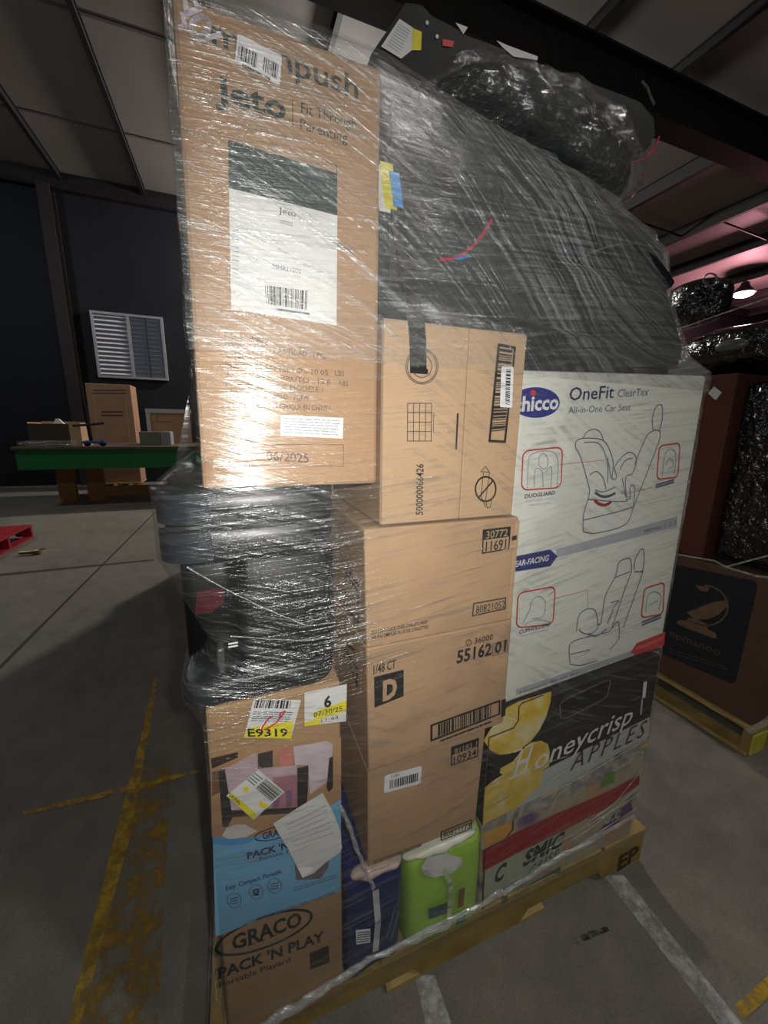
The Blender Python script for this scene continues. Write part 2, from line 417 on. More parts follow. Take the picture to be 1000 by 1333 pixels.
def barcode(fc, q, m=None, n=34, layer=2, horiz=False, seed=1, parent=None, fill=.95):
    rnd = random.Random(seed); tl, tr, br, bl = [Vector(p) for p in q]; bm = bmesh.new(); u = 0; wds = []
    while u < 1:
        a = rnd.choice((1, 1, 2, 3))/n/2; b = rnd.choice((1, 1, 2))/n/2
        if u + a > 1: break
        wds.append((u, u+a)); u += a+b
    def bi(u, v): return tuple((tl*(1-u)+tr*u)*(1-v)+(bl*(1-u)+br*u)*v)
    for a, b in wds:
        c = [bi(0, a), bi(1, a), bi(1, b), bi(0, b)] if horiz else [bi(a, 0), bi(b, 0), bi(b, 1), bi(a, 1)]
        vs = [bm.verts.new(fc.at(*p)+fc.lay(layer)) for p in c]; f = bm.faces.new(vs); f.normal_update()
        if f.normal.dot(fc.out) < 0: f.normal_flip()
    return obj('barcode', bm, m or INK, parent or fc.p)
def dense_lines(fc, q, rows, m, wpx=.9, layer=2, parent=None, seed=3, name='fine_print'):
    """tiny unreadable rows of small print"""
    rnd = random.Random(seed); tl, tr, br, bl = [Vector(p) for p in q]; bm = bmesh.new()
    def bi(u, v): return tuple((tl*(1-u)+tr*u)*(1-v)+(bl*(1-u)+br*u)*v)
    for i in range(rows):
        v = (i+.5)/rows; u = 0.02
        while u < .95:
            e = min(.98, u+rnd.uniform(.05, .16)); stroke_bm(fc, [bi(u, v), bi(e, v)], wpx, bm, layer); u = e+.03
    return obj(name, bm, m, parent or fc.p)

# ================================================================ the building
def structure(name, bm, m, parent=None, label=None, **kw):
    o = obj(name, bm, m, parent, **kw)
    if parent is None: tag(o, label, 'structure' if False else None, kind='structure')
    return o
S0, S1, D0, D1, ZC = -9.0, 26.0, -7.0, 10.5, 6.42
floor = structure('floor', box(S0, S1, D0, D1, -.2, 0), CONC)
tag(floor, 'stained grey concrete warehouse floor', 'floor')
ceiling = structure('ceiling', box(S0, S1, D0, D1+.2, ZC, ZC+.2), CEILM)
tag(ceiling, 'pale vinyl-faced insulated warehouse roof with dark purlins', 'ceiling')
wall_back = structure('wall_back', box(S0, S1, D1, D1+.2, -.2, ZC), WALLM)
tag(wall_back, 'dark navy back wall with louvred window', 'wall')
for nm, a in (('wall_left', (S0-.2, S0, D0, D1+.2)), ('wall_right', (S1, S1+.2, D0, D1+.2)), ('wall_front', (S0-.2, S1+.2, D0-.2, D0))):
    tag(structure(nm, box(*a, -.2, ZC), WALLM), 'plain dark navy side wall of the warehouse', 'wall')
# roof steel: purlins along d (hung under the roof), one deep rafter along s
def purlin(s, h=.22, wd=.09, d0=D0, d1=D1):
    bm = box(s-wd/2, s+wd/2, d0, d1, ZC-.02, ZC-.001)
    box(s-.012, s+.012, d0, d1, ZC-h, ZC-.02, bm=bm)
    box(s-wd/2, s+wd/2, d0, d1, ZC-h-.02, ZC-h, bm=bm)
    return obj('purlin', bm, STEEL, ceiling)
for s in (-6.5, -5.0, -3.52, -2.02, -.5, 1.0, 2.5, 4.0, 5.6): purlin(s, .13, .07)
for s in (7.9, 10.3, 12.6, 15.0, 17.4, 19.8, 22.2): purlin(s, .26, .1)
def rafter(d):
    bm = box(S0, S1, d-.15, d+.15, ZC-.29, ZC-.26)
    box(S0, S1, d-.02, d+.02, ZC-.78, ZC-.29, bm=bm); box(S0, S1, d-.16, d+.16, ZC-.82, ZC-.78, bm=bm)
    return obj('rafter', bm, STEEL, ceiling)
rafter(4.1); rafter(-3.2)
for d in (8.6, 6.4, 2.2): obj('ceiling_seam', box(S0, 6.5, d-.025, d+.025, ZC-.012, ZC-.001), mat('seam_tape', lin(96, 92, 90), .6), ceiling)
for (s0, s1, d) in ((7.9, 10.3, 6.9), (10.3, 12.6, 6.2)):
    obj('sag_rod', tube([L(s0, d, ZC-.2), L(s1, d+.1, ZC-.22)], .022, 6), STEEL, ceiling)
# eave strut where wall and roof meet, column, conduit pipe
obj('eave_strut', box(S0, S1, D1-.16, D1-.001, ZC-.32, ZC-.02), STEEL, wall_back)
cx = loc(on_d(66, 300, D1-.2))[0]
col_ = box(cx-.11, cx+.11, D1-.3, D1-.27, 0, ZC-.3); box(cx-.012, cx+.012, D1-.27, D1-.03, 0, ZC-.3, bm=col_); box(cx-.11, cx+.11, D1-.03, D1-.002, 0, ZC-.3, bm=col_)
obj('wall_column', col_, mat('column_paint', lin(44, 40, 42), .6), wall_back)
pz = loc(on_d(77, 395, D1-.06))
obj('conduit_box', box(pz[0]-.07, pz[0]+.07, D1-.14, D1-.002, pz[2]-.06, pz[2]+.06, .01), mat('grey_enamel', lin(120, 120, 124), .5), wall_back)
obj('conduit_pipe', tube([L(pz[0], D1-.06, 0), L(pz[0], D1-.06, pz[2]-.06)], .024, 8), mat('galvanised_pipe', lin(150, 150, 156), .4, metal=.3), wall_back)
# louvred window
wS0, wS1, wZ0, wZ1 = -3.33, -1.91, 2.45, 3.86; wm = (wS0+wS1)/2
win = structure('window_1', box(wS0+.03, wS1-.03, D1-.012, D1-.002, wZ0+.03, wZ1-.03), emis('dusk_glow', (.55, .6, .72, 1), .05))
tag(win, 'white aluminium louvred window in the dark back wall', 'window')
FRM = mat('aluminium_frame', lin(176, 178, 184), .4, .08, 6, metal=.3); SLT = mat('glass_slat', lin(248, 248, 252), .3, .1, 6)
fb = box(wS0, wS1, D1-.09, D1-.002, wZ0, wZ0+.05); box(wS0, wS1, D1-.09, D1-.002, wZ1-.05, wZ1, bm=fb)
box(wS0, wS0+.05, D1-.09, D1-.002, wZ0+.05, wZ1-.05, bm=fb); box(wS1-.05, wS1, D1-.09, D1-.002, wZ0+.05, wZ1-.05, bm=fb); box(wm-.03, wm+.03, D1-.09, D1-.002, wZ0+.05, wZ1-.05, bm=fb)
obj('window_frame', fb, FRM, win)
for side in (0, 1):
    a, b = (wS0+.055, wm-.035) if side == 0 else (wm+.035, wS1-.055)
    n = 14
    for i in range(n):
        z = wZ0+.09+(wZ1-wZ0-.18)*i/(n-1); t = .035 if side == 0 else .012
        bm = bmesh.new(); y0, y1 = D1-.075, D1-.03
        hexa(bm, [L(a, y0, z-.012), L(b, y0, z-.012), L(b, y1, z+t-.012), L(a, y1, z+t-.012), L(a, y0, z-.004), L(b, y0, z-.004), L(b, y1, z+t-.004), L(a, y1, z+t-.004)])
        if side: bm2 = bm
        obj('louvre_slat', bm, SLT if side == 0 else mat('dull_slat', lin(120, 122, 130), .5, .1, 5), win)
obj('grille_bar', tube([L(wm+.36, D1-.085, wZ0+.05), L(wm+.36, D1-.085, wZ1-.05)], .01, 6), STEEL, win)

# floor paint and joints (flat paint, children of the floor)
ZF = Face(floor, 'z', 0.0)
def floor_poly(name, pts, m, layer=1): return poly(ZF, pts, m, name, layer)
def floor_quad_local(name, pts, m, z=.0012):
    bm = bmesh.new(); bm.faces.new([bm.verts.new(L(s, d, z)) for s, d in pts]); bm.normal_update()
    for f in bm.faces:
        if f.normal.z < 0: f.normal_flip()
    return obj(name, bm, m, floor)
def fl(x, y): q = loc(on_z(x, y, 0)); return (q[0], q[1])
floor_quad_local('painted_hatch', [fl(88, 1345), fl(205, 1345), fl(216, 1135), fl(222, 1000), fl(178, 1005), fl(150, 1080)], WORNY)
floor_quad_local('painted_line', [fl(84, 1345), fl(102, 1345), fl(168, 1095), fl(195, 950), fl(205, 880), fl(201, 880), fl(186, 950), fl(148, 1095)], WORNY2, .0016)
floor_quad_local('painted_line', [fl(30, 1062), fl(172, 1030), fl(258, 1006), fl(258, 1002), fl(172, 1022), fl(30, 1057)], WORNY2, .0020)
floor_quad_local('painted_line', [fl(786, 1140), fl(812, 1140), fl(975, 1345), fl(943, 1345)], WORNG, .0016)
floor_quad_local('painted_line', [fl(540, 1270), fl(566, 1270), fl(592, 1345), fl(556, 1345)], WORNG, .0016)
floor_quad_local('painted_line', [fl(955, 1310), fl(1010, 1262), fl(1010, 1290), fl(968, 1328)], WORNY2, .0016)
JOINT = mat('joint_filler', lin(70, 66, 60), .8)
floor_quad_local('floor_joint', [fl(0, 866), fl(200, 668), fl(202, 668), fl(0, 872)], JOINT, .001)
floor_quad_local('floor_joint', [fl(0, 747), fl(200, 728), fl(200, 730), fl(0, 750)], JOINT, .0014)
floor_quad_local('stain', [fl(746, 1222), fl(768, 1212), fl(790, 1206), fl(794, 1212), fl(775, 1220), fl(750, 1230)], worn_paint('oil_stain', lin(40, 38, 34), .42, .62, 18), .001)

# ---- high-bay lamps under the roof, some of them added as unseen fill
def high_bay(s, d, z, label, power, col, glow, group=None):
    t = thing('high_bay_lamp', label, 'lamp', L(s, d, z), group)
    rings = []
    for r, zz in ((.06, .34), (.10, .32), (.12, .24), (.14, .2), (.30, .02), (.32, 0.0), (.29, 0.0), (.12, .19)):
        rings.append([L(s, d, z+zz) + US*r*math.cos(k*math.pi/8) + VS*r*math.sin(k*math.pi/8) for k in range(16)])
    obj('reflector', loft(rings, cap=True), STEEL, t, smooth=False)
    rings = [[L(s, d, z-dz) + US*r*math.cos(k*math.pi/8) + VS*r*math.sin(k*math.pi/8) for k in range(16)] for r, dz in ((.27, 0), (.25, .05), (.15, .1), (.02, .12))]
    obj('lens', loft(rings), emis('lamp_glow', glow, 40), t, smooth=True)
    obj('hanger_rod', tube([L(s, d, z+.33), L(s, d, ZC-.002)], .012, 6), STEEL, t)
    o = lamp('lamp_light', 'POINT', L(s, d, z-.32), power, col, .22); return t
high_bay(2.3, 9.2, 5.9, 'round high-bay lamp hidden behind the wrapped load, lighting the left floor', 950, (1, .94, .88), (1, .92, .82, 1))
high_bay(-6.0, 5.2, 5.9, 'round high-bay lamp on the near left, outside the photograph', 75, (.92, .96, 1), (.95, .97, 1, 1))  # fill light added to brighten the table front and back wall
high_bay(2.6, -3.2, 5.9, 'round high-bay lamp behind the camera to the right', 200, (1, .98, .95), (1, .97, .93, 1))  # fill light added to lift the lower right of the load
hb = loc(on_d(968, 382, 8.0))
high_bay(hb[0], 8.0, hb[2], 'glowing pink high-bay lamp far back on the right under the roof', 420, (1, .42, .5), (1, .5, .58, 1))

# ================================================================ pallets
def pallet(name, label, s0, s1, d0, d1, m, m2, boards=7, load=False, group=None, h=.14):
    t = thing(name, label, 'pallet', L((s0+s1)/2, (d0+d1)/2, 0), group)
    wS = s1-s0
    for i, d in enumerate((d0, (d0+d1)/2-.02, d1-.04)):
        prof = [(0, .018), (.13, .018), (.15, .055), (.36, .055), (.38, .018), (.62, .018), (.64, .055), (.85, .055), (.87, .018), (1, .018), (1, h-.02), (0, h-.02)]
        f = [(s0+.01+(wS-.02)*a, z) for a, z in prof]
        obj('stringer', loft([[L(s, d, z) for s, z in f], [L(s, d+.04, z) for s, z in f]]), m2 if i == 0 else m, t, load=load)
    for i in range(boards):
        bw = wS/boards; g = .022 if 0 < i < boards-1 else .006; j = random.uniform(-.003, .003)
        obj('deck_board', box(s0+i*bw+g/2, s0+(i+1)*bw-g/2, d0+.001+j*.3, d1-.001+j, h-.02, h, .002, 1), m, t, load=load)
    for i in range(4):
        a = s0+i*(wS-.1)/3; obj('bottom_board', box(a, a+.1, d0+.005, d1-.005, 0, .018, .002, 1), m, t)
    return t
PAL = pallet('pallet', 'yellowed wooden pallet stencilled EP under the shrink-wrapped load', -.655, .655, .018, 1.03, WOOD, WOODY, load=True)
epf = Face(PAL, 'd', .0175)
text(epf, 'EP', (803, 1134), (829, 1117), 17, INKGR, bold=.03, name='stencilled_letters')

# ================================================================ the wrapped load
def carton(name, label, quad, d0, d1, m, cat='box', bevel=.004, group=None):
    s = sum(q[0] for q in quad)/4; z = min(q[1] for q in quad)
    t = thing(name, label, cat, L(s, (d0+d1)/2, z), group)
    obj('body', front_box(quad, d0, d1, bevel), m, t, load=True)
    return t, Face(t, 'd', d0)
DECK = .1405
# ---- stroller carton
J, jf = carton('stroller_carton', 'tall tan mompush Jeto stroller carton standing upright at top left', [(-.560, 1.892), (-.299, 1.892), (-.300, 1.3065), (-.572, 1.3085)], 0, .24, CARD2, bevel=.006)
text(jf, 'mompush', (276, 57), (466, 131), 33, INKG, bold=.012)
text(jf, 'Jeto', (280, 131), (373, 157), 32, INKG, bold=.028)
strokes(jf, [[(381, 130), (381, 166)]], 1.1, INKG, 'printed_rule')
text(jf, 'Fit Through', (392, 148), (463, 169), 14, INKG)
text(jf, 'Parenting', (391, 169), (452, 187), 14, INKG)
poly(jf, [(297, 182), (439, 226), (439, 281), (298, 245)], mat('dark_green_print', lin(46, 62, 58), .5, .3, 12), 'printed_panel', 0)
strokes(jf, [[(424, 211), (438, 216), (438, 226)]], 1, INKG, 'printed_rule')
lab = poly(jf, [(298, 245), (439, 281), (438, 424), (301, 403)], PAPER, 'white_label', 1)
text(jf, 'Jeto', (363, 278), (385, 283), 8, INK, parent=lab)
dense_lines(jf, [(364, 286), (381, 290), (381, 296), (364, 292)], 2, INKLL, 1.2, parent=lab)
text(jf, 'MM821002', (355, 350), (392, 357), 6, INKL, parent=lab)
barcode(jf, [(345, 372), (402, 379), (401, 404), (346, 396)], n=30, parent=lab)
dense_lines(jf, [(360, 401), (403, 407), (403, 411), (360, 405)], 1, INKL, 2.4, parent=lab)
dense_lines(jf, [(303, 296), (311, 298), (311, 366), (303, 364)], 12, INKLL, 1.2, parent=lab)
for s, a, b in (('P.O. NUMBER:', (293, 440), (352, 449)), ('QNTY (UNIT) / CANTIDAD : 1 PC', (293, 453), (422, 467)), ('C/NO.:', (294, 465), (328, 470)),
                ('N.W. / PESO NETO : 10.05', (294, 478), (427, 489)), ('G.W. / PESO BRUTO : 13.8', (296, 490), (430, 501)), ('MODEL / NO DE MODELE /', (295, 503), (421, 511)),
                ('NUMERO DE MODELO : TQRM', (295, 514), (401, 522)), ('MADE IN CHINA / FABRIQUE EN CHINE /', (295, 530), (430, 535))):
    text(jf, s, a, b, 7.5, INKS)
text(jf, 'LBS', (436, 489), (448, 490), 6.5, INKS); text(jf, 'LBS', (442, 502), (453, 503), 6.5, INKS)
lab2 = poly(jf, [(365, 540), (447, 544), (446, 571), (365, 567)], PAPER, 'white_label', 1)
dense_lines(jf, [(368, 543), (443, 546), (443, 568), (368, 564)], 6, INKLL, 1.2, parent=lab2)
strokes(jf, [['c', (299, 578), (447, 579), (447, 607), (299, 606)][0:1] + [(299, 578), (447, 579), (447, 607), (299, 606)]], .8, INKS, 'printed_frame')
text(jf, '06/2025', (347, 599), (402, 602), 12, INKS, bold=.01)
stk = poly(jf, rrect([(309, 45), (367, 74), (364, 114), (306, 82)], .08), PAPERW, 'barcode_sticker', 3)
barcode(jf, [(311, 60), (337, 73), (335, 92), (309, 78)], n=18, layer=4, parent=stk, seed=4)
barcode(jf, [(344, 76), (363, 86), (361, 105), (342, 94)], n=14, layer=4, parent=stk, seed=5)
dense_lines(jf, [(316, 84), (352, 103), (352, 108), (315, 88)], 1, INK, 2.4, layer=4, parent=stk)
strokes(jf, [['c'] + ell(260.5, 36.5, 11, 13.5, 20, .5), [(257, 54), (287, 47)], [(252, 0), (259, 13)], [(241, 1), (243, 20)], [(243, 20), (261, 13)], [(238, 20), (241, 36), (234, 38)]], 6, mat('white_marker', lin(214, 206, 214), .5), 'white_marker_writing', 3)

# ---- carton with flaps (standing on end) beside it
quad = [(-.291, 1.571), (-.008, 1.574), (-.010, 1.234), (-.292, 1.231)]
Fb, ff = carton('flap_carton', 'tan carton stamped 500000066426 with a black strap hanging over it', quad, 0.004, .36, CARD)
for a, b in ((-.2905, -.1335), (-.1315, -.0095)):
    obj('flap', box(a, b, 0, .0038, 1.233, 1.5705, .0012, 1), CARD3, Fb, load=True)
ff = Face(Fb, 'd', 0.0)
for rx, ry in ((21, 23), (19, 21), (13, 14.5)):
    strokes(ff, [['c'] + ell(549, 477, rx, ry, 26)], 1.0, INKGR, 'round_stamp')
g = [[(530.5 + 31.2*i/4, 525), (530.2 + 31*i/4, 574)] for i in range(5)] + [[(530.5, 525+49*j/4), (561.7, 525+49*j/4)] for j in range(5)]
strokes(ff, g, .9, INKGR, 'printed_grid')
strokes(ff, [[(564.5, 538), (564, 563)]], .7, INKGR, 'printed_rule')
text(ff, '500000066426', (550, 670), (551, 604), 9, INK, bold=.012, hv=(-9, 0))
strokes(ff, [['c', (649, 449), (670, 453), (657, 575), (637, 574)]], 3.0, INK, 'barcode_frame')
barcode(ff, [(648, 453), (667, 456), (657, 560), (637, 562)], n=42, horiz=True, layer=1, seed=9)
lab = poly(ff, rrect([(652, 477), (668, 477.5), (666, 531), (650, 530)], .08), PAPERW, 'white_label', 3)
barcode(ff, [(658, 481), (664, 481.5), (662.5, 527), (656.5, 526)], n=26, horiz=True, layer=4, parent=lab, seed=6)
strokes(ff, [['c'] + ell(632, 636.5, 13.3, 16, 24), [(622.5, 648), (642, 625)]], 1.9, INK, 'no_knives_sign')
strokes(ff, [[(626, 614), (632, 607), (637, 615), (632, 650), (634, 661), (638, 660), (640, 648)], [(626, 614), (637, 615)], [(629, 616), (626, 646), (632, 660)]], .8, INK, 'knife_symbol')
poly(ff, [(594.5, 538), (597, 538), (594.5, 585), (592.5, 585)], INK, 'slit', 1)

# ---- carton 11691
B1, f1 = carton('wide_carton', 'tan carton printed 30772 11691 directly beneath the strap-draped carton', [(-.324, 1.2285), (.006, 1.2285), (.012, 1.0005), (-.318, .9985)], -.004, .40, CARD)
obj('edge_flap', box(-.0035, .006, -.0075, -.0042, 1.006, 1.222, .001, 1), CARD3, B1)
f1 = Face(B1, 'd', -.004)
strokes(f1, [['c', (629, 690), (664, 686), (662, 714), (628, 720)]], 1.6, INK, 'printed_frame')
poly(f1, [(630, 690.5), (664, 686.5), (663, 698.5), (629.5, 703)], INK, 'printed_block', 0)
text(f1, '30772', (632, 701), (660, 697.3), 9.5, CARD, bold=.01, layer=3)
text(f1, '11691', (631.5, 717.5), (658, 713.5), 12.5, INK, bold=.012)
strokes(f1, [['c', (616.5, 785.5), (658, 778), (657.5, 792), (615, 801.5)]], 1.4, INK, 'printed_frame')
text(f1, '80821052', (619, 798.5), (656.5, 790.5), 9.5, INK)
text(f1, 'DO NOT STACK OVER 2 PALLETS HIGH', (484, 825.5), (556, 811), 4.6, INK, bold=.01)
text(f1, 'NE PAS EMPILER PLUS DE 2 PALETTES', (484, 832), (557, 817.5), 4.6, INK, bold=.01)
poly(f1, [(665, 697.5), (671, 696), (671, 702), (665, 703)], INK, 'printed_mark', 8)
# ---- carton D
B2, f2 = carton('wide_carton', 'tan carton printed 1/48 CT with a large black D', [(-.318, .9980), (.014, .9990), (.016, .7400), (-.312, .7190)], -.002, .40, CARD)
text(f2, '1/48 CT', (486, 877.5), (515, 869), 11.5, INK, bold=.008)
poly(f2, [(487, 881), (525.5, 871.5), (525.5, 906), (487.5, 921)], INK, 'printed_block', 0)
text(f2, 'D', (498, 911.5), (516.5, 905), 24, CARD, bold=.05, layer=2)
text(f2, '36000', (617, 838), (641, 832), 7.5, INK, bold=.01)
strokes(f2, [['c'] + ell(610, 836.5, 3.6, 4, 14)], .8, INK, 'printed_ring')
text(f2, '2', (608.7, 838.6), (611.2, 838), 4.5, INK)
text(f2, '55162', (594, 863), (639, 851.5), 15.5, INK, bold=.03)
text(f2, '01', (643, 850.5), (658, 846.5), 14, INK, bold=.03)
strokes(f2, [['c', (641, 838), (660, 833), (660, 848), (641, 853.5)]], .6, INK, 'printed_frame')
strokes(f2, [['c', (561.5, 944), (650, 912), (650, 929), (561.5, 963.5)]], 2.6, INK, 'barcode_frame')
barcode(f2, [(570, 942.5), (641, 916.5), (641, 931), (570, 958.5)], n=36, layer=1, seed=12)
dense_lines(f2, [(572, 963), (640, 937), (640, 940), (572, 966)], 1, INK, 2.2, layer=2)
poly(f2, [(652.5, 911), (658.5, 909), (657.5, 931), (652, 934)], INK, 'printed_mark', 1)
# ---- carton 10934
B3, f3 = carton('lower_carton', 'tan carton printed 10934 resting on the two diaper packs', [(-.312, .7180), (-.028, .7360), (-.036, .4700), (-.310, .4650)], 0.004, .40, CARD)
strokes(f3, [['c', (588, 972.5), (622.5, 961), (621.5, 984), (587.5, 995.5)]], 1.6, INK, 'printed_frame')
poly(f3, [(588.5, 973), (622, 962), (621.8, 971.5), (588, 983)], INK, 'printed_block', 0)
text(f3, '81182 1', (591, 981), (620, 971), 7, CARD, layer=3)
text(f3, '10934', (590, 993.5), (619.5, 983), 9, INK, bold=.01)
lab = poly(f3, rrect([(500.5, 1009), (549, 996), (547.5, 1019), (499.5, 1032)], .08), PAPERW, 'white_label', 2)
barcode(f3, [(507, 1015), (544, 1005), (543, 1016), (507, 1026)], n=30, layer=3, parent=lab, seed=15)
text(f3, '1181', (509, 1012), (519, 1009.5), 4, INK, layer=3, parent=lab)
strokes(f3, [['c', (574.5, 1082.5), (613.5, 1066.5), (613, 1078), (574.5, 1093.5)]], 1.4, INK, 'printed_frame')
text(f3, '80823173', (577, 1090.5), (611.5, 1077), 7.5, INK)
text(f3, 'DO NOT STACK OVER 2 PALLETS HIGH', (486, 1124), (548, 1101), 4.5, INK, bold=.01)
# triangle marks on the visible left sides of the two wide cartons
for bx, sv, pts in ((B1, -.3215, [[(451, 745), (468, 772), (468, 812), (451, 786)], [(453, 740), (468, 762)]]), (B2, -.3155, [[(450, 845), (466, 870), (466, 893)], [(452, 838), (462, 846)]])):
    fs = Face(bx, 's', sv-.004); strokes(fs, [['c']+p if len(p) > 2 else p for p in pts], 2.0, INK, 'side_print', 1)

# ---- car seat carton (white)
Cq = [(.020, 1.518), (.592, 1.540), (.606, .786), (.024, .741)]
CB, cf = carton('car_seat_carton', 'large white chicco OneFit car seat carton with line drawings', Cq, .045, .50, WHITEBOX, bevel=.008)
poly(cf, ell(697, 524, 33, 21.5, 36), PAPERW, 'logo_border', 0)
poly(cf, ell(697, 524, 31.5, 20, 36), mat('logo_blue', lin(52, 58, 136), .45, .04, 30), 'logo_oval', 1)
text(cf, 'chicco', (668, 536), (726, 532), 19, PAPERW, bold=.03, layer=2, name='logo_text')
poly(cf, ell(693.5, 511.5, 3.6, 3.8, 16), INKRED, 'logo_dot', 3)
text(cf, 'OneFit', (740, 521.5), (798, 518), 17, INKB, bold=.006)
text(cf, 'ClearTex', (803, 517), (843, 515), 10, INKL)
text(cf, 'All-in-One Car Seat', (739, 538.5), (820, 534), 9, INKL)
def Z7(pts): return [(640+x*.29, 460+y*.29) for x, y in pts]
def Z8(pts): return [(640+x*.29, 660+y*.29) for x, y in pts]
for q_ in ([['c'] + rrect(Z7([(140, 438), (318, 420), (310, 602), (133, 614)]), .16), ['c'] + rrect(Z7([(752, 415), (845, 402), (835, 555), (740, 566)]), .16),
             ['c'] + rrect(Z8([(118, 386), (285, 355), (275, 525), (110, 542)]), .16), ['c'] + rrect(Z8([(685, 365), (775, 337), (768, 480), (670, 497)]), .16)]): strokes(cf, [q_], 1.5, INKRED, 'picture_frame')
for q_ in (Z7([(318, 498), (505, 478)]), Z7([(600, 632), (720, 602)]), Z8([(285, 410), (432, 372), (430, 450)])): strokes(cf, [q_], .7, mat('thin_red', lin(220, 130, 120), .5), 'pointer_line')
strokes(cf, [Z7(p) for p in (
    [(440, 612), (400, 470), (376, 420), (380, 395), (405, 382), (470, 382), (510, 400), (535, 450), (545, 500), (540, 562), (560, 556), (552, 510), (590, 460), (620, 444), (645, 460), (648, 495), (630, 540), (600, 560), (606, 662)],
    [(408, 382), (430, 350), (465, 341), (490, 360), (500, 390)],
    [(415, 400), (470, 400), (500, 430), (520, 500), (520, 580)], [(440, 545), (470, 530), (500, 560), (512, 610)],
    [(440, 612), (432, 655), (412, 720), (410, 790), (420, 802), (470, 806), (596, 770), (634, 690), (640, 600), (620, 600), (606, 662), (432, 655)],
    [(412, 748), (560, 712), (630, 690)], [(465, 612), (500, 622), (552, 600)],
    [(640, 500), (690, 380), (716, 352), (740, 344), (756, 356), (745, 410), (660, 630), (636, 690)],
    [(724, 344), (720, 300), (734, 245), (756, 230), (766, 246), (764, 300), (752, 346)], [(575, 520), (600, 480), (630, 470)], [(585, 560), (600, 640)], [(520, 470), (535, 560)])], 1.0, INKL, 'line_drawing')
strokes(cf, [Z7([(465, 625), (490, 640), (520, 642), (552, 628)])], 2.6, INKL, 'line_drawing')
strokes(cf, [Z7([(462, 660), (482, 676), (510, 680), (534, 668)])], 3.0, INKRED, 'recline_arrow')
for q_ in ([Z7(p) for p in ([(160, 605), (165, 480), (185, 450), (240, 438), (285, 450), (298, 500), (292, 600)], [(210, 500), (215, 460), (235, 450), (250, 470), (250, 505), (230, 518), (210, 500)],
                              [(190, 600), (195, 520), (225, 530), (230, 600)], [(265, 600), (268, 510), (240, 535)], [(765, 550), (775, 460), (800, 430), (825, 450), (820, 540)], [(780, 500), (800, 470), (815, 500), (795, 520)])]
        + [Z8(p) for p in ([(140, 520), (170, 460), (180, 420), (215, 400), (240, 430), (230, 490), (180, 500)], [(150, 525), (200, 505), (262, 515)], [(250, 400), (275, 380)], [(690, 470), (700, 400), (730, 380), (760, 400), (750, 460)], [(705, 440), (745, 420)])]): strokes(cf, [q_], 1.0, INKLL, 'picture_drawing')
strokes(cf, [Z8(p) for p in (
    [(352, 700), (350, 620), (400, 590), (520, 560), (560, 515), (570, 530), (570, 590), (530, 640)], [(352, 705), (400, 710), (470, 690)], [(355, 660), (400, 650), (440, 640)],
    [(380, 555), (390, 490), (420, 460), (455, 458), (470, 480), (475, 540), (440, 570), (400, 560), (395, 545)], [(475, 520), (490, 520), (510, 400), (555, 310), (570, 250), (600, 232), (622, 235), (626, 290), (600, 360), (580, 420), (540, 540)],
    [(640, 280), (642, 240), (665, 195), (680, 190), (684, 230), (676, 285), (640, 290)], [(640, 290), (670, 292), (672, 310), (590, 540)], [(555, 315), (620, 290)], [(535, 430), (570, 420), (545, 450)])], 1.0, INKL, 'line_drawing')
strokes(cf, [Z8([(432, 570), (470, 578), (515, 548)]), Z8([(520, 520), (545, 460)])], 2.2, INKLL, 'line_drawing')
text(cf, 'DUOGUARD', (682.5, 648.5), (722, 643.5), 5, INKB, bold=.02)
text(cf, 'HEAD AND TORSO', (684, 654), (722, 649), 2.6, INKLL); text(cf, 'PROTECTION', (689, 659), (716, 655.5), 2.6, INKLL)
dense_lines(cf, [(853, 630), (877, 623), (877, 629), (853, 636)], 2, INKL, 1.8)
text(cf, 'CUPHOLDERS', (675, 825), (715, 814.5), 4.6, INKB, bold=.02); text(cf, 'TWO REMOVABLE', (676, 829.5), (713, 820), 2.4, INKLL)
dense_lines(cf, [(835, 808), (860, 799), (860, 805), (835, 815)], 2, INKL, 1.8)
band = poly(cf, [(724, 715), (882, 672), (881, 686), (724, 726)], mat('band_grey', lin(184, 188, 192), .5, .04), 'grey_band', 0)
text(cf, 'Harness 1, 2, 3', (838, 694), (879, 682), 5, INKL, parent=band)
poly(cf, [(658, 726.5), (716, 715), (725.5, 724), (716, 737), (658, 746)], mat('arrow_blue', lin(52, 60, 124), .45, .04), 'blue_arrow', 1)
text(cf, 'REAR-FACING', (664.5, 739), (713, 729.5), 7.5, PAPERW, bold=.02, shear=.15)
band = poly(cf, [(672, 905), (822, 853), (826, 846), (672, 897)], mat('band_grey', lin(184, 188, 192), .5), 'grey_band', 0)
text(cf, 'Harness 40-65 lbs', (676, 903), (752, 877), 3.4, INKL, parent=band)
poly(cf, [(821, 849), (828.5, 837), (866, 822), (864, 840), (827, 853)], mat('banner_red', lin(214, 66, 64), .5, .05), 'red_arrow', 1)
text(cf, 'FORWARD-FACING', (827, 847), (862, 832.5), 4.6, mat('pink_ink', lin(240, 170, 160), .5), shear=.15)

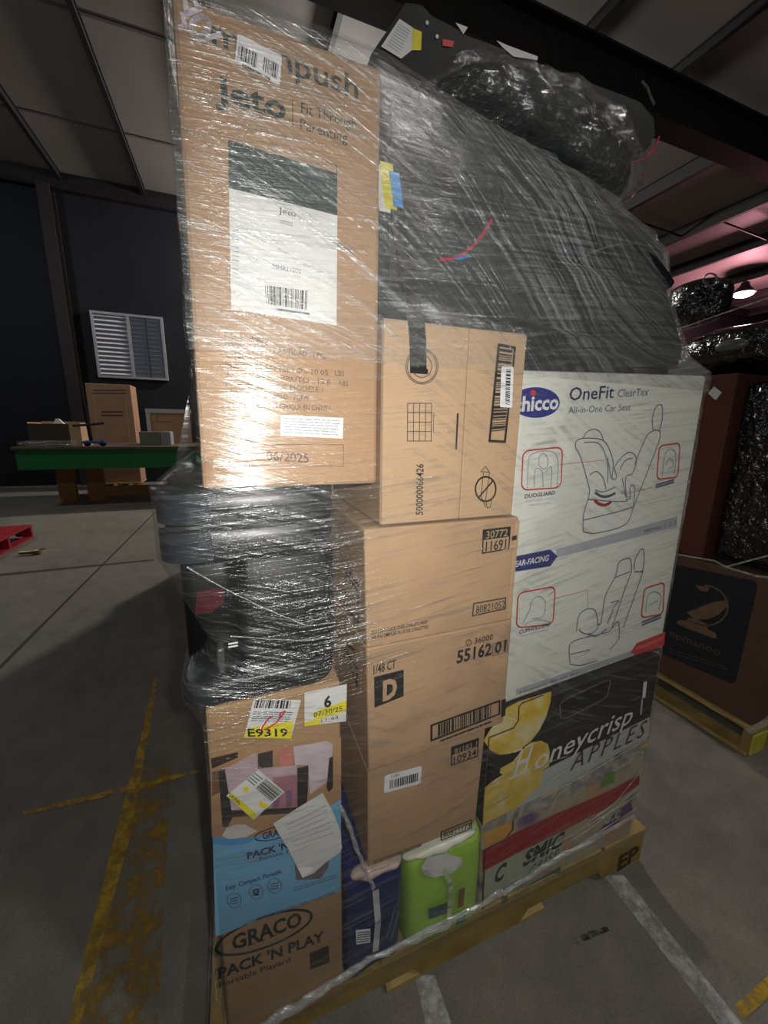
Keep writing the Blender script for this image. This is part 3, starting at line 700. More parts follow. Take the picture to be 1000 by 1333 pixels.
# ---- apple cartons
AQ = [(.0185, .7600), (.566, .7840), (.576, .4610), (.0165, .4210)]
A1, af = carton('apple_carton', 'black and yellow Honeycrisp apples carton under the white carton', [(.0175, .7385), (.566, .7840), (.578, .4640), (.0, .4210)], .020, .5, BLACKPR)
def Z6(pts): return [(610+x*.2775, 840+y*.2775) for x, y in pts]
poly(af, Z6([(70, 445), (100, 395), (180, 290), (235, 262), (388, 215), (384, 262), (365, 330), (330, 400), (290, 450), (240, 488), (190, 508), (140, 512), (100, 490)]), YAPPLE, 'apple_print', 1)
poly(af, Z6([(62, 850), (72, 668), (120, 630), (160, 605), (145, 598), (150, 575), (205, 545), (250, 490), (290, 455), (340, 446), (372, 462), (380, 500), (376, 566), (345, 585), (340, 650), (200, 780)]), YAPPLE, 'apple_print', 1)
poly(af, Z6([(200, 780), (340, 652), (345, 588), (380, 570), (850, 335), (845, 418), (835, 440), (620, 560), (400, 690)]), GREYPR, 'grey_band', 0)
poly(af, Z6([(72, 835), (200, 770), (400, 680), (620, 550), (840, 430), (842, 495), (790, 530), (500, 700), (180, 830), (68, 880)]), colour_patches('apple_photo_print', [(.3, lin(90, 92, 84)), (.45, lin(200, 196, 176)), (.55, lin(150, 148, 150)), (.7, lin(214, 190, 120))], 14), 'photo_print', 2)
poly(af, Z6([(640, 590), (685, 590), (682, 640), (620, 668)]), mat('leaf_green', lin(120, 160, 80), .5), 'leaf_print', 3)
# hand hole as a flat plate, the shade inside it painted dark
hh = obj('hand_hole', None or box(*[0, 0, 0, 0, 0, 0]) if False else loft([[Face(A1, 'd', .0188).at(*p) for p in rrect(Z6([(425, 262), (668, 150), (645, 245), (430, 352)]), .2)], [Face(A1, 'd', .0202).at(*p) for p in rrect(Z6([(425, 262), (668, 150), (645, 245), (430, 352)]), .2)]]), mat('hole_shade', lin(14, 13, 12), .9), A1)
strokes(af, [['c'] + rrect(Z6([(425, 262), (668, 150), (645, 245), (430, 352)]), .2)], 1.6, mat('torn_card', lin(120, 96, 80), .8), 'hand_hole_rim', 4)
strokes(af, [Z6([(95, 430), (210, 385), (232, 350), (235, 285), (250, 268), (345, 232)]), Z6([(95, 430), (70, 700), (62, 840)])], 1.6, INKGR, 'cut_line', 3)
text(af, 'H', (667, 1011), (684, 1003), 30, PAPERW, bold=.01, shear=.22, layer=4)
text(af, 'oneycrisp', (693, 1003), (820, 940), 24, PAPERW, bold=.005, shear=.22, layer=4)
strokes(af, [[(663, 1013), (674, 1008)], [(676, 1007), (688, 1001)], [(668, 978), (679, 974)], [(683, 972), (695, 967)]], 1.8, PAPERW, 'serif_strokes', 4)
text(af, 'APPLES', (741, 1003), (836, 958), 21, INKGR, shear=.22, layer=4, spacing=1.3)
strokes(af, [Z6([(826, 175), (820, 240)])], 4, PAPERW, 'logo_mark', 3); strokes(af, [Z6([(812, 255), (806, 320)])], 2, GREYPR, 'logo_mark', 3)
A2, a2 = carton('apple_carton', 'red and purple Cosmic Crisp apple carton at the bottom right of the load', [(.0, .4200), (.578, .4630), (.580, DECK+.001), (.012, DECK+.001)], .022, .5, GALAXY)
poly(a2, Z6([(62, 870), (110, 840), (190, 790), (205, 800), (208, 850), (190, 890), (140, 930), (80, 955)]), colour_patches('sunset_print', [(.35, lin(196, 120, 190)), (.5, lin(236, 170, 70)), (.65, lin(240, 190, 90))], 16), 'sunset_print', 1)
poly(a2, Z6([(62, 960), (100, 945), (190, 890), (380, 800), (640, 690), (800, 605), (800, 650), (640, 765), (400, 890), (240, 965), (64, 1060)]), mat('apple_red', lin(172, 32, 46), .45, .1, 20), 'red_band', 2)
text(a2, 'CRISP APPLE FLAVOR', (690, 1102), (790, 1050), 6, mat('pink_print', lin(200, 110, 110), .5), shear=.2, layer=3)
poly(a2, Z6([(64, 1065), (180, 1005), (435, 870), (435, 975), (300, 1070), (100, 1175), (64, 1180)]), mat('pale_green_print', lin(188, 196, 170), .5, .06), 'pale_panel', 2)
text(a2, 'C', (641, 1150), (654, 1143), 19, INKG, bold=.04, shear=.2, layer=3)
text(a2, 'SMIC', (679, 1128), (730, 1100), 17, INKG, bold=.04, shear=.2, layer=3)
text(a2, 'CRISP', (686, 1141), (725, 1115), 11, INKG, shear=.2, layer=3, spacing=1.2)
strokes(a2, [['c'] + ell(668, 1138, 7, 8, 20)], 1.2, GREYPR, 'letter_ring', 3)
text(a2, 'o.c', (785, 1073), (806, 1063), 14, GREYPR, bold=.03, layer=3)
strokes(a2, [Z6([(205, 800), (225, 780), (380, 715)]), Z6([(208, 800), (205, 860), (170, 905), (75, 955), (60, 1300)])], 1.8, INKGR, 'cut_line', 4)
poly(a2, Z6([(135, 1215), (300, 1110), (430, 1035), (430, 1050), (300, 1130), (150, 1222)]), mat('teal_print', lin(80, 130, 120), .5), 'teal_stripe', 2)
poly(a2, Z6([(62, 1230), (130, 1200), (120, 1250), (64, 1290)]), mat('purple_print', lin(110, 70, 120), .5), 'purple_patch', 1)
poly(a2, Z6([(560, 930), (680, 790), (760, 730), (770, 770), (640, 880)]), mat('purple_print', lin(110, 70, 120), .5), 'purple_patch', 1)

# ---- diaper packs
def diaper_pack(name, label, s0, s1, d0, d1, z1, m, seed):
    t = thing(name, label, 'diaper pack', L((s0+s1)/2, (d0+d1)/2, DECK), 'diaper packs on the pallet')
    obj('bag', rounded(s0, s1, d0, d1, DECK, z1, 10, 44, 24, .007, 14, seed), m, t, smooth=True, load=True)
    return t
NAVY = mat('navy_film_pack', lin(34, 44, 104), .25, .15, 20, spec=.6, bump=.05, bscale=40)
LIME = mat('lime_film_pack', lin(176, 222, 84), .3, .08, 16, spec=.6, bump=.08, bscale=40)
P1 = diaper_pack('diaper_pack', 'dark navy plastic diaper pack beside the lime green one', -.362, -.222, .0, .36, .456, NAVY, 1)
P2 = diaper_pack('diaper_pack', 'lime green plastic diaper pack beside the navy one', -.214, -.004, .0, .36, .452, LIME, 5)
pf = Face(P1, 'd', -.006)
nl = poly(pf, [(463, 1210), (482, 1208), (482, 1226), (464, 1229)], PAPER, 'white_label', 1)
dense_lines(pf, [(465, 1212), (481, 1210), (481, 1225), (465, 1227)], 5, INKL, 1.4, layer=2, parent=nl)
strokes(pf, [[(489, 1160), (492, 1200), (489, 1236)]], 7, mat('white_tape', lin(200, 202, 204), .4), 'tape_strip', 1)
strokes(pf, [[(503, 1220), (514, 1182)], [(509, 1222), (519, 1186)]], 2, mat('pack_grey', lin(110, 120, 130), .4), 'printed_stripe', 1)
obj('top_seal', rounded(-.345, -.225, -.006, .03, .436, .4625, 2.6, 30, 10, .007, 34, 2), mat('pink_seal', lin(196, 176, 166), .3, .25, 30), P1, smooth=True)
pf = Face(P2, 'd', -.007)
obj('top_seal', rounded(-.225, -.03, -.008, .03, .432, .4580, 2.6, 36, 10, .008, 30, 3), mat('pale_seal', lin(214, 214, 196), .3, .1, 20), P2, smooth=True)
poly(pf, [(548, 1128), (556, 1116), (580, 1110), (600, 1116), (602, 1126), (588, 1136), (566, 1142), (552, 1138)], mat('pale_cloud', lin(206, 206, 200), .4), 'printed_patch', 1)
strokes(pf, [[(578, 1132), (587, 1150), (585, 1180), (583, 1204)]], 5, mat('pale_stripe', lin(186, 200, 160), .4), 'printed_stripe', 2)
poly(pf, [(558, 1182), (582, 1174), (582, 1188), (558, 1196)], mat('slate_print', lin(90, 104, 120), .4), 'printed_patch', 2)
poly(pf, [(594, 1190), (606, 1184), (606, 1198), (594, 1204)], mat('teal_print2', lin(60, 140, 120), .4), 'printed_patch', 2)
poly(pf, [(597, 1158), (605, 1154), (603, 1178), (596, 1182)], mat('brown_print', lin(130, 96, 70), .4), 'printed_patch', 2)

# ---- playard carton
G, gf = carton('playard_carton', 'tall tan and blue Graco playard carton at the bottom left of the load', [(-.597, .9410), (-.368, .9410), (-.370, DECK+.001), (-.612, DECK+.001)], 0, .28, CARDG, bevel=.005)
def ZA(pts): return [(240+x*.24, 880+y*.24) for x, y in pts]
def ZB(pts): return [(240+x*.24, 1080+y*.24) for x, y in pts]
ph = poly(gf, ZA([(140, 440), (300, 405), (850, 330), (850, 665), (700, 740), (500, 850), (300, 870), (150, 872)]), mat('photo_floor', lin(178, 140, 100), .5, .15, 14), 'photo_print', 0)
def PP(pts, c, layer, nm): return poly(gf, ZA(pts), mat('photo_'+nm, c, .5, .12, 30), nm, layer, parent=ph)
PP([(145, 445), (290, 410), (290, 440), (150, 500)], lin(66, 46, 40), 1, 'dark_shelf')
PP([(150, 520), (200, 500), (205, 620), (150, 650)], lin(120, 84, 60), 1, 'brown_chest')
PP([(400, 420), (480, 400), (480, 490), (400, 500)], lin(70, 60, 58), 1, 'dark_cushion')
PP([(220, 500), (390, 410), (400, 500), (610, 480), (612, 700), (255, 722), (235, 600)], lin(196, 172, 178), 2, 'pale_mesh')
PP([(480, 545), (610, 530), (612, 700), (470, 712)], lin(172, 120, 130), 3, 'pink_quilt')
PP([(500, 400), (570, 380), (590, 470), (520, 490)], lin(206, 130, 120), 3, 'pink_dress')
PP([(590, 380), (770, 350), (805, 365), (790, 560), (680, 640), (672, 480), (600, 480)], lin(206, 190, 196), 2, 'pale_mesh_side')
PP([(185, 505), (220, 500), (262, 760), (235, 812), (208, 810)], lin(52, 44, 42), 4, 'dark_post')
PP([(612, 495), (672, 480), (668, 640), (660, 700), (612, 715)], lin(52, 44, 42), 4, 'dark_post')
PP([(250, 725), (612, 705), (620, 735), (255, 760)], lin(60, 48, 46), 4, 'dark_rail')
PP([(785, 440), (805, 430), (805, 600), (782, 625), (770, 600)], lin(52, 44, 42), 4, 'dark_post')
PP([(490, 640), (520, 640), (510, 705), (480, 708)], lin(130, 100, 130), 4, 'purple_leg'); PP([(550, 620), (585, 610), (580, 700), (552, 704)], lin(130, 100, 130), 4, 'purple_leg')
PP([(205, 860), (230, 815), (290, 797), (330, 800), (398, 835), (330, 868), (240, 878)], lin(216, 208, 202), 4, 'white_cloth')
bl = poly(gf, ZA([(155, 868), (260, 880), (330, 876), (500, 850), (650, 790), (850, 665)]) + ZB([(845, 330), (500, 450), (170, 578)]), BLUEP, 'blue_panel', 1)
poly(gf, ZA([(155, 868), (260, 880), (330, 876), (440, 862), (330, 905), (240, 915), (156, 908)]), BLUED, 'wave_stripe', 2, parent=bl)
strokes(gf, [['c'] + ell(356, 1084, 25, 7.5, 30, -.25)], 1.6, INKB, 'logo_oval', 2, parent=bl)
text(gf, 'GRACO', (342, 1091.5), (378, 1083), 9, INKB, bold=.02, layer=3, parent=bl)
text(gf, "PACK 'N PLAY", (322, 1117), (412, 1093), 8.5, INKB, bold=.03, layer=3, parent=bl)
text(gf, 'Portable Playard', (338, 1119.5), (398, 1103), 4.5, INKB, layer=3, parent=bl)
text(gf, 'Easy. Compact. Portable.', (294, 1158), (368, 1135), 6, INKB, bold=.01, layer=3, parent=bl)
for cx_, cy_ in ((305, 1171), (333.5, 1160), (357.5, 1152)):
    strokes(gf, [['c'] + ell(cx_, cy_, 9, 9.5, 18)], .8, INKL, 'icon_ring', 2, parent=bl); dense_lines(gf, [(cx_-5, cy_-4), (cx_+5, cy_-6), (cx_+5, cy_+4), (cx_-5, cy_+6)], 3, INKL, 1.6, layer=3, parent=bl)
text(gf, 'Q', (330, 1164), (337, 1162), 8, INKB, bold=.03, layer=4, parent=bl)
dense_lines(gf, [(382, 1154), (438, 1136), (438, 1142), (382, 1160)], 2, INKL, 1.2, layer=3, parent=bl)
dense_lines(gf, [(332, 1194), (438, 1158), (438, 1162), (332, 1199)], 2, INKL, 1, layer=3, parent=bl)
strokes(gf, [['c'] + ell(343.5, 1213, 66, 19, 44, -.36)], 3.2, INKG, 'logo_oval', 1)
text(gf, 'GRACO', (303, 1236), (393, 1203), 19, INKG, bold=.03, layer=2)
strokes(gf, [[(323, 1230), (332, 1227)], [(336, 1225.5), (345, 1222)], [(352, 1219), (360, 1216)]], 1.6, INKG, 'serif_strokes', 2)
text(gf, "PACK 'N PLAY", (285, 1273), (422, 1223), 13.5, INKG, bold=.03, layer=2)
text(gf, 'Portable Playard', (286, 1285), (378, 1251), 7.5, INKG, layer=2)
poly(gf, [(403, 1240), (428, 1230), (429, 1252), (404, 1262)], INKGR, 'printed_icon', 1); poly(gf, [(413, 1236), (424, 1231), (421, 1236)], INKG, 'printed_mark', 1)
# stickers and paper on it
e9 = poly(gf, ZA([(375, 118), (632, 124), (577, 332), (323, 326)]), PAPER, 'tracking_sticker', 6)
barcode(gf, ZA([(388, 122), (590, 126), (582, 170), (376, 166)]), n=26, layer=7, parent=e9, seed=21)
dense_lines(gf, ZA([(372, 180), (590, 184), (575, 245), (358, 240)]), 5, INKL, 1.1, layer=7, parent=e9)
poly(gf, ZA([(345, 272), (590, 236), (577, 332), (323, 326)]), YEL, 'yellow_strip', 7, parent=e9)
text(gf, 'E9319', ZA([(345, 318)])[0], ZA([(560, 316)])[0], 10, INK, bold=.02, layer=9, parent=e9)
strokes(gf, [ZA([(412, 285), (440, 240), (462, 212)]), ZA([(440, 280), (500, 240), (545, 180), (520, 190), (515, 215), (530, 210)]), ZA([(468, 215), (480, 208)])], 2, mat('red_marker', lin(206, 40, 70), .5), 'red_marker_scribble', 10, parent=e9)
s6 = poly(gf, ZA([(650, 85), (880, 38), (876, 240), (650, 266)]), PAPER, 'date_sticker', 5)
poly(gf, ZA([(700, 190), (878, 125), (876, 185), (700, 235)]), YEL, 'yellow_strip', 6, parent=s6); poly(gf, ZA([(650, 245), (740, 228), (740, 256), (650, 266)]), YEL, 'yellow_strip', 6, parent=s6)
text(gf, '6', (421.5, 919.5), (431, 917.5), 14, INK, bold=.03, layer=7, parent=s6)
text(gf, '07/30/25', (408, 932), (445, 923.5), 6.5, INK, layer=7, parent=s6); text(gf, '11:44', (418, 939), (440, 934), 5, INKL, layer=7, parent=s6)
ds = poly(gf, ZA([(400, 500), (542, 620), (375, 772), (228, 640)]), PAPER, 'return_sticker', 6)
barcode(gf, ZA([(440, 550), (530, 622), (470, 672), (385, 598)]), n=18, layer=7, horiz=True, parent=ds, seed=30)
dense_lines(gf, ZA([(385, 512), (430, 545), (375, 590), (335, 555)]), 4, INKL, 1.2, layer=7, parent=ds)
for q in ([(318, 595), (345, 588), (350, 615), (325, 622)], [(405, 665), (455, 690), (440, 712), (405, 695)], [(238, 645), (258, 625), (395, 740), (375, 768)]): poly(gf, ZA(q), YEL, 'yellow_strip', 7, parent=ds)
text(gf, 'D058', ZA([(246, 640)])[0], ZA([(300, 690)])[0], 6, INK, layer=8, parent=ds)
pp = poly(gf, ZA([(480, 790), (620, 700), (748, 624), (800, 720), (845, 830), (852, 920)]) + ZB([(845, 110), (760, 170), (700, 225), (640, 250), (600, 170), (560, 90)]), PAPER, 'taped_paper_sheet', 8)
dense_lines(gf, ZA([(540, 790), (760, 680), (820, 850), (600, 920)]), 6, INKLL, 1.2, layer=9, parent=pp)
poly(gf, ZB([(598, 180), (640, 250), (690, 225), (745, 190), (790, 140), (780, 200), (740, 260), (605, 268)]), mat('photo_bed', lin(120, 112, 112), .5), 'photo_print', 3)

# ---- black plastic bin unit between the playard carton and the stroller carton
def rr_ring(s0, s1, d0, d1, z, r, n=6):
    o = []
    for cs, cd_, a in ((s1-r, d0+r, -90), (s1-r, d1-r, 0), (s0+r, d1-r, 90), (s0+r, d0+r, 180)):
        for k in range(n+1):
            t = math.radians(a+90*k/n); o.append(L(cs+r*math.cos(t), cd_+r*math.sin(t), z))
    return o
def rr_prism(s0, s1, d0, d1, z0, z1, r, b=.005):
    return loft([rr_ring(s0+b, s1-b, d0+b, d1-b, z0, r-b), rr_ring(s0, s1, d0, d1, z0+b, r), rr_ring(s0, s1, d0, d1, z1-b, r), rr_ring(s0+b, s1-b, d0+b, d1-b, z1, r-b)])
T = thing('plastic_bin', 'glossy black moulded plastic bin squeezed between the playard and stroller cartons', 'bin', L(-.5, .2, .9415))
obj('upper_rim', rr_prism(-.640, -.368, .0, .40, 1.252, 1.3055, .05), PLAST, T, smooth=True, load=True)
obj('lower_rim', rr_prism(-.636, -.370, .002, .40, 1.192, 1.2475, .05), PLAST, T, smooth=True, load=True)
obj('groove', rr_prism(-.632, -.372, .006, .398, 1.2470, 1.2525, .046, .001), PLASTD, T)
for z0, z1 in ((1.2565, 1.3015), (1.1965, 1.2435)):
    rg = [p for p in rr_ring(-.6425, -.368, -.0025, .40, z0, .05)[21:28]] + [L(-.565, -.0025, z0), L(-.565, .004, z0)]
    n_ = len(rg); obj('corner_panel', loft([rg + [L(-.625, .05, z0)], [p + Vector((0, 0, z1-z0)) for p in rg] + [L(-.625, .05, z1)]]), mat('corner_gloss', lin(42, 45, 52), .25, .1, 30, spec=.6), T, smooth=True, load=True)
obj('front_panel', rr_prism(-.535, -.372, .012, .39, .985, 1.1925, .02), PLASTD, T, smooth=True, load=True)
obj('inner_wall', rr_prism(-.624, -.538, .07, .385, .985, 1.1915, .02), PLASTD, T, smooth=True)
obj('base_tray', rr_prism(-.630, -.372, .004, .40, .9415, .984, .05), PLAST, T, smooth=True, load=True)
rg = rr_ring(-.6325, -.372, .0015, .40, .946, .05)[21:28] + [L(-.575, .0015, .946), L(-.575, .01, .946), L(-.61, .05, .946)]
obj('corner_panel', loft([rg, [p + Vector((0, 0, .034)) for p in rg]]), MATS['corner_gloss'], T, smooth=True)
obj('latch', box(-.575, -.562, .03, .06, .984, 1.03, .004), mat('chrome_latch', lin(190, 190, 196), .2, .05, metal=.9), T)
tf = Face(T, 'd', .0695)
poly(tf, [(256, 770), (292, 764), (292, 784), (276, 797), (254, 800)], mat('red_sticker', lin(84, 14, 30), .5), 'red_sticker', 1)
tf = Face(T, 'd', .0118)
strokes(tf, [[(298, 838), (309, 836)], [(298, 842), (309, 840)]], 2.5, PAPER, 'white_print', 1)

# ---- black seats piled on top under the film
def seat(name, label, front, d0, d1, lift, m, seed, bevel=.03):
    s = sum(p[0] for p in front)/len(front); z = min(p[1] for p in front)
    t = thing(name, label, 'car seat', L(s, (d0+d1)/2, z), 'black car seats on top of the load')
    zmin = min(p[1] for p in front); zmax = max(p[1] for p in front)
    rings = []
    for k in range(7):
        f = k/6; d = d0+(d1-d0)*f; inset = .035*(1-min(1, 4*f, 4*(1-f)))
        cs = s; cz = (zmin+zmax)/2
        rings.append([L(cs+(a-cs)*(1-inset), d, (zmin if b < zmin+.001 else b + lift*math.sin(min(f*1.3, 1)*math.pi/2)*((b-zmin)/(zmax-zmin)))) for a, b in front])
    bm = loft(rings); es = list(bm.edges)
    bmesh.ops.bevel(bm, geom=[e for e in bm.edges if e.calc_face_angle(0) > .35], offset=bevel, segments=3, affect='EDGES', clamp_overlap=True)
    bmesh.ops.triangulate(bm, faces=[f for f in bm.faces if len(f.verts) > 4])
    subd(bm, 1); jitter(bm, .006, 9, seed)
    for v in bm.verts:
        if v.co.z < zmin: v.co.z = zmin
    obj('shell', bm, m, t, smooth=True, load=True)
    return t
SA = seat('child_car_seat', 'black padded car seat under film behind the stroller carton, webbing strap hanging', [(-.282, 1.578), (.012, 1.578), (.150, 1.600), (.150, 1.93), (-.05, 1.955), (-.282, 1.965)], .10, .80, .11, FABRIC2, 3)
SB = seat('child_car_seat', 'black car seat under film on the white chicco carton', [(.170, 1.545), (.588, 1.548), (.575, 1.62), (.500, 1.72), (.445, 1.825), (.29, 1.88), (.170, 1.915)], .085, .80, .10, FABRIC, 8)
obj('seat_cushion', rounded(-.27, .14, .082, .16, 1.585, 1.68, 4, 28, 12, .006, 12, 4), FABRIC, SA, smooth=True, load=True)
obj('headrest', rounded(-.26, .0, .085, .15, 1.74, 1.90, 3, 24, 12, .006, 12, 6), FABRIC, SA, smooth=True, load=True)
obj('side_wing', rounded(.20, .46, .062, .14, 1.60, 1.72, 3, 24, 12, .008, 9, 7), FABRIC2, SB, smooth=True, load=True)
obj('seat_cushion', rounded(.19, .55, .07, .14, 1.555, 1.615, 4, 24, 10, .004, 9, 9), FABRIC2, SB, smooth=True, load=True)
obj('shell_edge', tube([L(.16+.3*k/8, .085-.01*math.sin(k/8*3.14), 1.74+.05*math.sin(k/8*3.14)) for k in range(9)], .012, 8), PLAST, SB, smooth=True)
def ribbon(pts, wd, th=.0022):
    rings = []
    for i, p in enumerate(pts):
        a = Vector(pts[min(i+1, len(pts)-1)]) - Vector(pts[max(i-1, 0)]); side = US*wd/2; n = a.cross(side).normalized()*th/2
        P = Vector(p); rings.append([P-side-n, P+side-n, P+side+n, P-side+n])
    return loft(rings)
strap_px = [(516, 272, .078), (522, 310, .078), (530, 350, .07), (538, 390, .03), (541, 410, -.001), (544, 440, -.003), (545, 486, -.004)]
wb = obj('webbing_strap', ribbon([on_d(*q) for q in strap_px], .029, .003), WEB, SA)
obj('strap_end', box(*(lambda q: (q[0]-.0155, q[0]+.0155, -.0085, -.0028, q[2]-.004, q[2]+.004))(loc(on_d(545.5, 483, -.005))), .001), WEB, wb)
sf = Face(SA, 'd', .077)
obj('care_label', ribbon([on_d(503, 212, .070), on_d(506, 245, .070), on_d(509, 272, .072)], .022), YEL, SA)
obj('white_tag', ribbon([on_d(497.5, 215, .072), on_d(499, 250, .072), on_d(501, 276, .074)], .02), PAPER, SA)
obj('blue_tag', ribbon([on_d(513, 224, .066), on_d(516, 246, .066), on_d(519, 270, .068)], .017), mat('blue_tag', lin(60, 150, 226), .4), SA)
obj('red_piping', tube([on_d(x, y, .066) for x, y in ((572, 338), (588, 337), (602, 332), (614, 322), (628, 306), (640, 286))], .0032, 6), mat('red_piping', lin(206, 50, 84), .5), SA, smooth=True)
obj('blue_tag', ribbon([on_d(594, 338, .064), on_d(612, 333, .064)], .012), mat('blue_tag', lin(60, 150, 226), .4), SA)
obj('blue_patch', ribbon([on_d(726, 318, .055), on_d(752, 330, .055)], .02), mat('dim_blue_tag', lin(50, 80, 120), .5), SB)
# seat shell lying on the very top
top_px = [(482, 69), (506, 34), (531, -4), (552, -1), (566, 14), (590, 26), (612, 40), (640, 50), (700, 74), (760, 98), (835, 126), (855, 150), (857, 180), (838, 203), (812, 205), (760, 190), (700, 172), (640, 152), (590, 140), (556, 118), (520, 95)]
TS = thing('car_seat_shell', 'black car seat shell lying on the very top with white and yellow warning label', 'car seat', L(.25, .5, 2.05), 'black car seats on top of the load')
def ring_px(pts, d, k, ref):
    P = [loc(on_d(x, y, .30)) for x, y in pts]; cs = sum(p[0] for p in P)/len(P); cz = sum(p[2] for p in P)/len(P)
    return [L(cs+(p[0]-cs)*k, d, cz+(p[2]-cz)*k) for p in P]
bm = loft([ring_px(top_px, .30, 1, 0), ring_px(top_px, .42, 1.0, 0), ring_px(top_px, .58, .98, 0), ring_px(top_px, .66, .90, 0)])
bmesh.ops.bevel(bm, geom=[e for e in bm.edges if e.calc_face_angle(0) > .9], offset=.012, segments=2, affect='EDGES', clamp_overlap=True)
obj('shell', bm, mat('matt_black_plastic', lin(20, 20, 21), .55, .15, 30, bump=.1, bscale=500), TS)
tf = Face(TS, 'd', .2995)
wl = poly(tf, [(496, 61), (520, 25), (538, 37), (536, 66), (522, 77)], PAPER, 'warning_label', 1)
poly(tf, [(537, 37), (549, 42), (548, 66), (536, 66)], YEL, 'yellow_label', 1)
dense_lines(tf, [(519, 30), (535, 40), (520, 72), (503, 60)], 9, INKLL, .9, layer=2, parent=wl)
poly(tf, [(576, 51), (591, 54), (589, 62), (576, 60)], INKRED, 'red_sticker', 1)
poly(tf, [(593, 30), (609, 36), (603, 45)], PAPER, 'warning_triangle', 1)
poly(tf, [(646, 53), (662, 60), (700, 74), (699, 79), (668, 74), (654, 62)], PAPER, 'warning_strip', 1)
for x, y in ((556, 30), (569, 48)): poly(tf, ell(x, y, 2, 3, 10), PAPER, 'white_mark', 1)
obj('buckle_wire', tube([on_d(x, y, .29) for x, y in ((836, 106), (843, 114), (848, 128), (852, 136))], .003, 6), mat('steel_wire', lin(170, 170, 170), .3, metal=.8), TS)
obj('red_piping', tube([on_d(x, y, .294) for x, y in ((858, 178), (852, 194), (838, 208), (818, 213))], .003, 6), MATS['red_piping'], TS)
# bundle of black fabric in crinkled clear film, in front of the shell
bp_ = [(558, 114), (578, 99), (605, 97), (640, 101), (680, 113), (720, 131), (760, 158), (795, 192), (815, 225), (814, 250), (800, 264), (770, 250), (735, 228), (690, 197), (640, 165), (600, 142)]
BF = thing('fabric_bundle', 'black fabric seat cover bundled in crinkled clear film, below the top shell', 'bundle', L(.2, .2, 1.95))
P = [loc(on_d(x, y, .21)) for x, y in bp_]; cs = sum(p[0] for p in P)/len(P); cz = sum(p[2] for p in P)/len(P)
def bundle(off, amp, seed):
    rings = []
    for d, k in ((.135, .25), (.14, .6), (.16, .86), (.21, 1), (.245, .96), (.27, .72), (.285, .3)):
        k2 = k*(1+off); rings.append([L(cs+(p[0]-cs)*k2, d-(off if d < .21 else -off)*.15, cz+(p[2]-cz)*k2) for p in P])
    return jitter(subd(loft(rings), 2, 1), amp, 22, seed)
obj('fabric', bundle(0, .012, 3), FABRIC, BF, smooth=True)
obj('crinkled_film', bundle(.10, .02, 9), FILMX, BF, smooth=True)

# ================================================================ stretch film pulled round the load
def hull2(pts):
    pts = sorted(set((round(a, 4), round(b, 4)) for a, b in pts))
    if len(pts) < 3: return pts
    def half(ps):
        h = []
        for p in ps:
            while len(h) > 1 and (h[-1][0]-h[-2][0])*(p[1]-h[-2][1])-(h[-1][1]-h[-2][1])*(p[0]-h[-2][0]) <= 0: h.pop()
            h.append(p)
        return h[:-1]
    return half(pts)+half(pts[::-1])
bpy.context.view_layer.update()
NZ, NA, Z0, Z1 = 116, 420, .118, 1.945
SC, DC = 0.0, .45
levels = [Z0+(Z1-Z0)*i/(NZ-1) for i in range(NZ)]; slices = [[] for _ in levels]; dzs = (Z1-Z0)/(NZ-1)
for o in LOAD:
    mw = Matrix.Translation(root_of(o).location); V = [loc(mw @ v.co) for v in o.data.vertices]
    for e in o.data.edges:
        a, b = V[e.vertices[0]], V[e.vertices[1]]
        if a[2] > b[2]: a, b = b, a
        i0 = max(0, math.ceil((a[2]-.012-Z0)/dzs)); i1 = min(NZ-1, math.floor((b[2]+.012-Z0)/dzs))
        for i in range(i0, i1+1):
            t = 0 if b[2]-a[2] < 1e-6 else min(1, max(0, (levels[i]-a[2])/(b[2]-a[2])))
            slices[i].append((a[0]+(b[0]-a[0])*t, a[1]+(b[1]-a[1])*t))
def radii(pts):
    h = hull2(pts); R = [0]*NA
    n = len(h)
    for k in range(NA):
        th = 2*math.pi*k/NA; c, s = math.cos(th), math.sin(th)
        for i in range(n):
            x0, y0 = h[i][0]-SC, h[i][1]-DC; x1, y1 = h[(i+1) % n][0]-SC, h[(i+1) % n][1]-DC
            dx, dy = x1-x0, y1-y0; den = c*dy-s*dx
            if abs(den) < 1e-9: continue
            t = (x0*dy-y0*dx)/den; q = (x0*s-y0*c)/den
            if t > 0 and -1e-6 <= -(-q) <= 1+1e-6 or (t > 0 and -1e-6 <= (c*y0-s*x0)/(s*dx-c*dy) <= 1+1e-6): R[k] = max(R[k], t)
    return R
RR = [radii(s) if len(s) > 3 else [0]*NA for s in slices]
# film bridges hollows: limit how fast it can fall inwards with height
K = .42
def env(RR):
    out = [r[:] for r in RR]
    for i in range(1, NZ):
        for k in range(NA): out[i][k] = max(out[i][k], out[i-1][k]-(.26 if 160 < k < 225 else 1.3)*dzs)
    for i in range(NZ-2, -1, -1):
        for k in range(NA): out[i][k] = max(out[i][k], out[i+1][k]-K*dzs)
    return out
RR = env(RR)
for _ in range(2):
    for i in range(NZ):
        r = RR[i]; RR[i] = [max(r[k], (r[k-1]+2*r[k]+r[(k+1) % NA])/4) for k in range(NA)]
bm = bmesh.new(); uvl = bm.loops.layers.uv.new('UVMap'); grid = []
for i, z in enumerate(levels):
    row = []
    for k in range(NA):
        th = 2*math.pi*k/NA; R = RR[i][k]+.0065+.0022*noise.noise(Vector((k*.12, i*.5, 3)))
        row.append(bm.verts.new(L(SC+R*math.cos(th), DC+R*math.sin(th), z)))
    grid.append(row)
def per(i, k): return k/NA*3.9
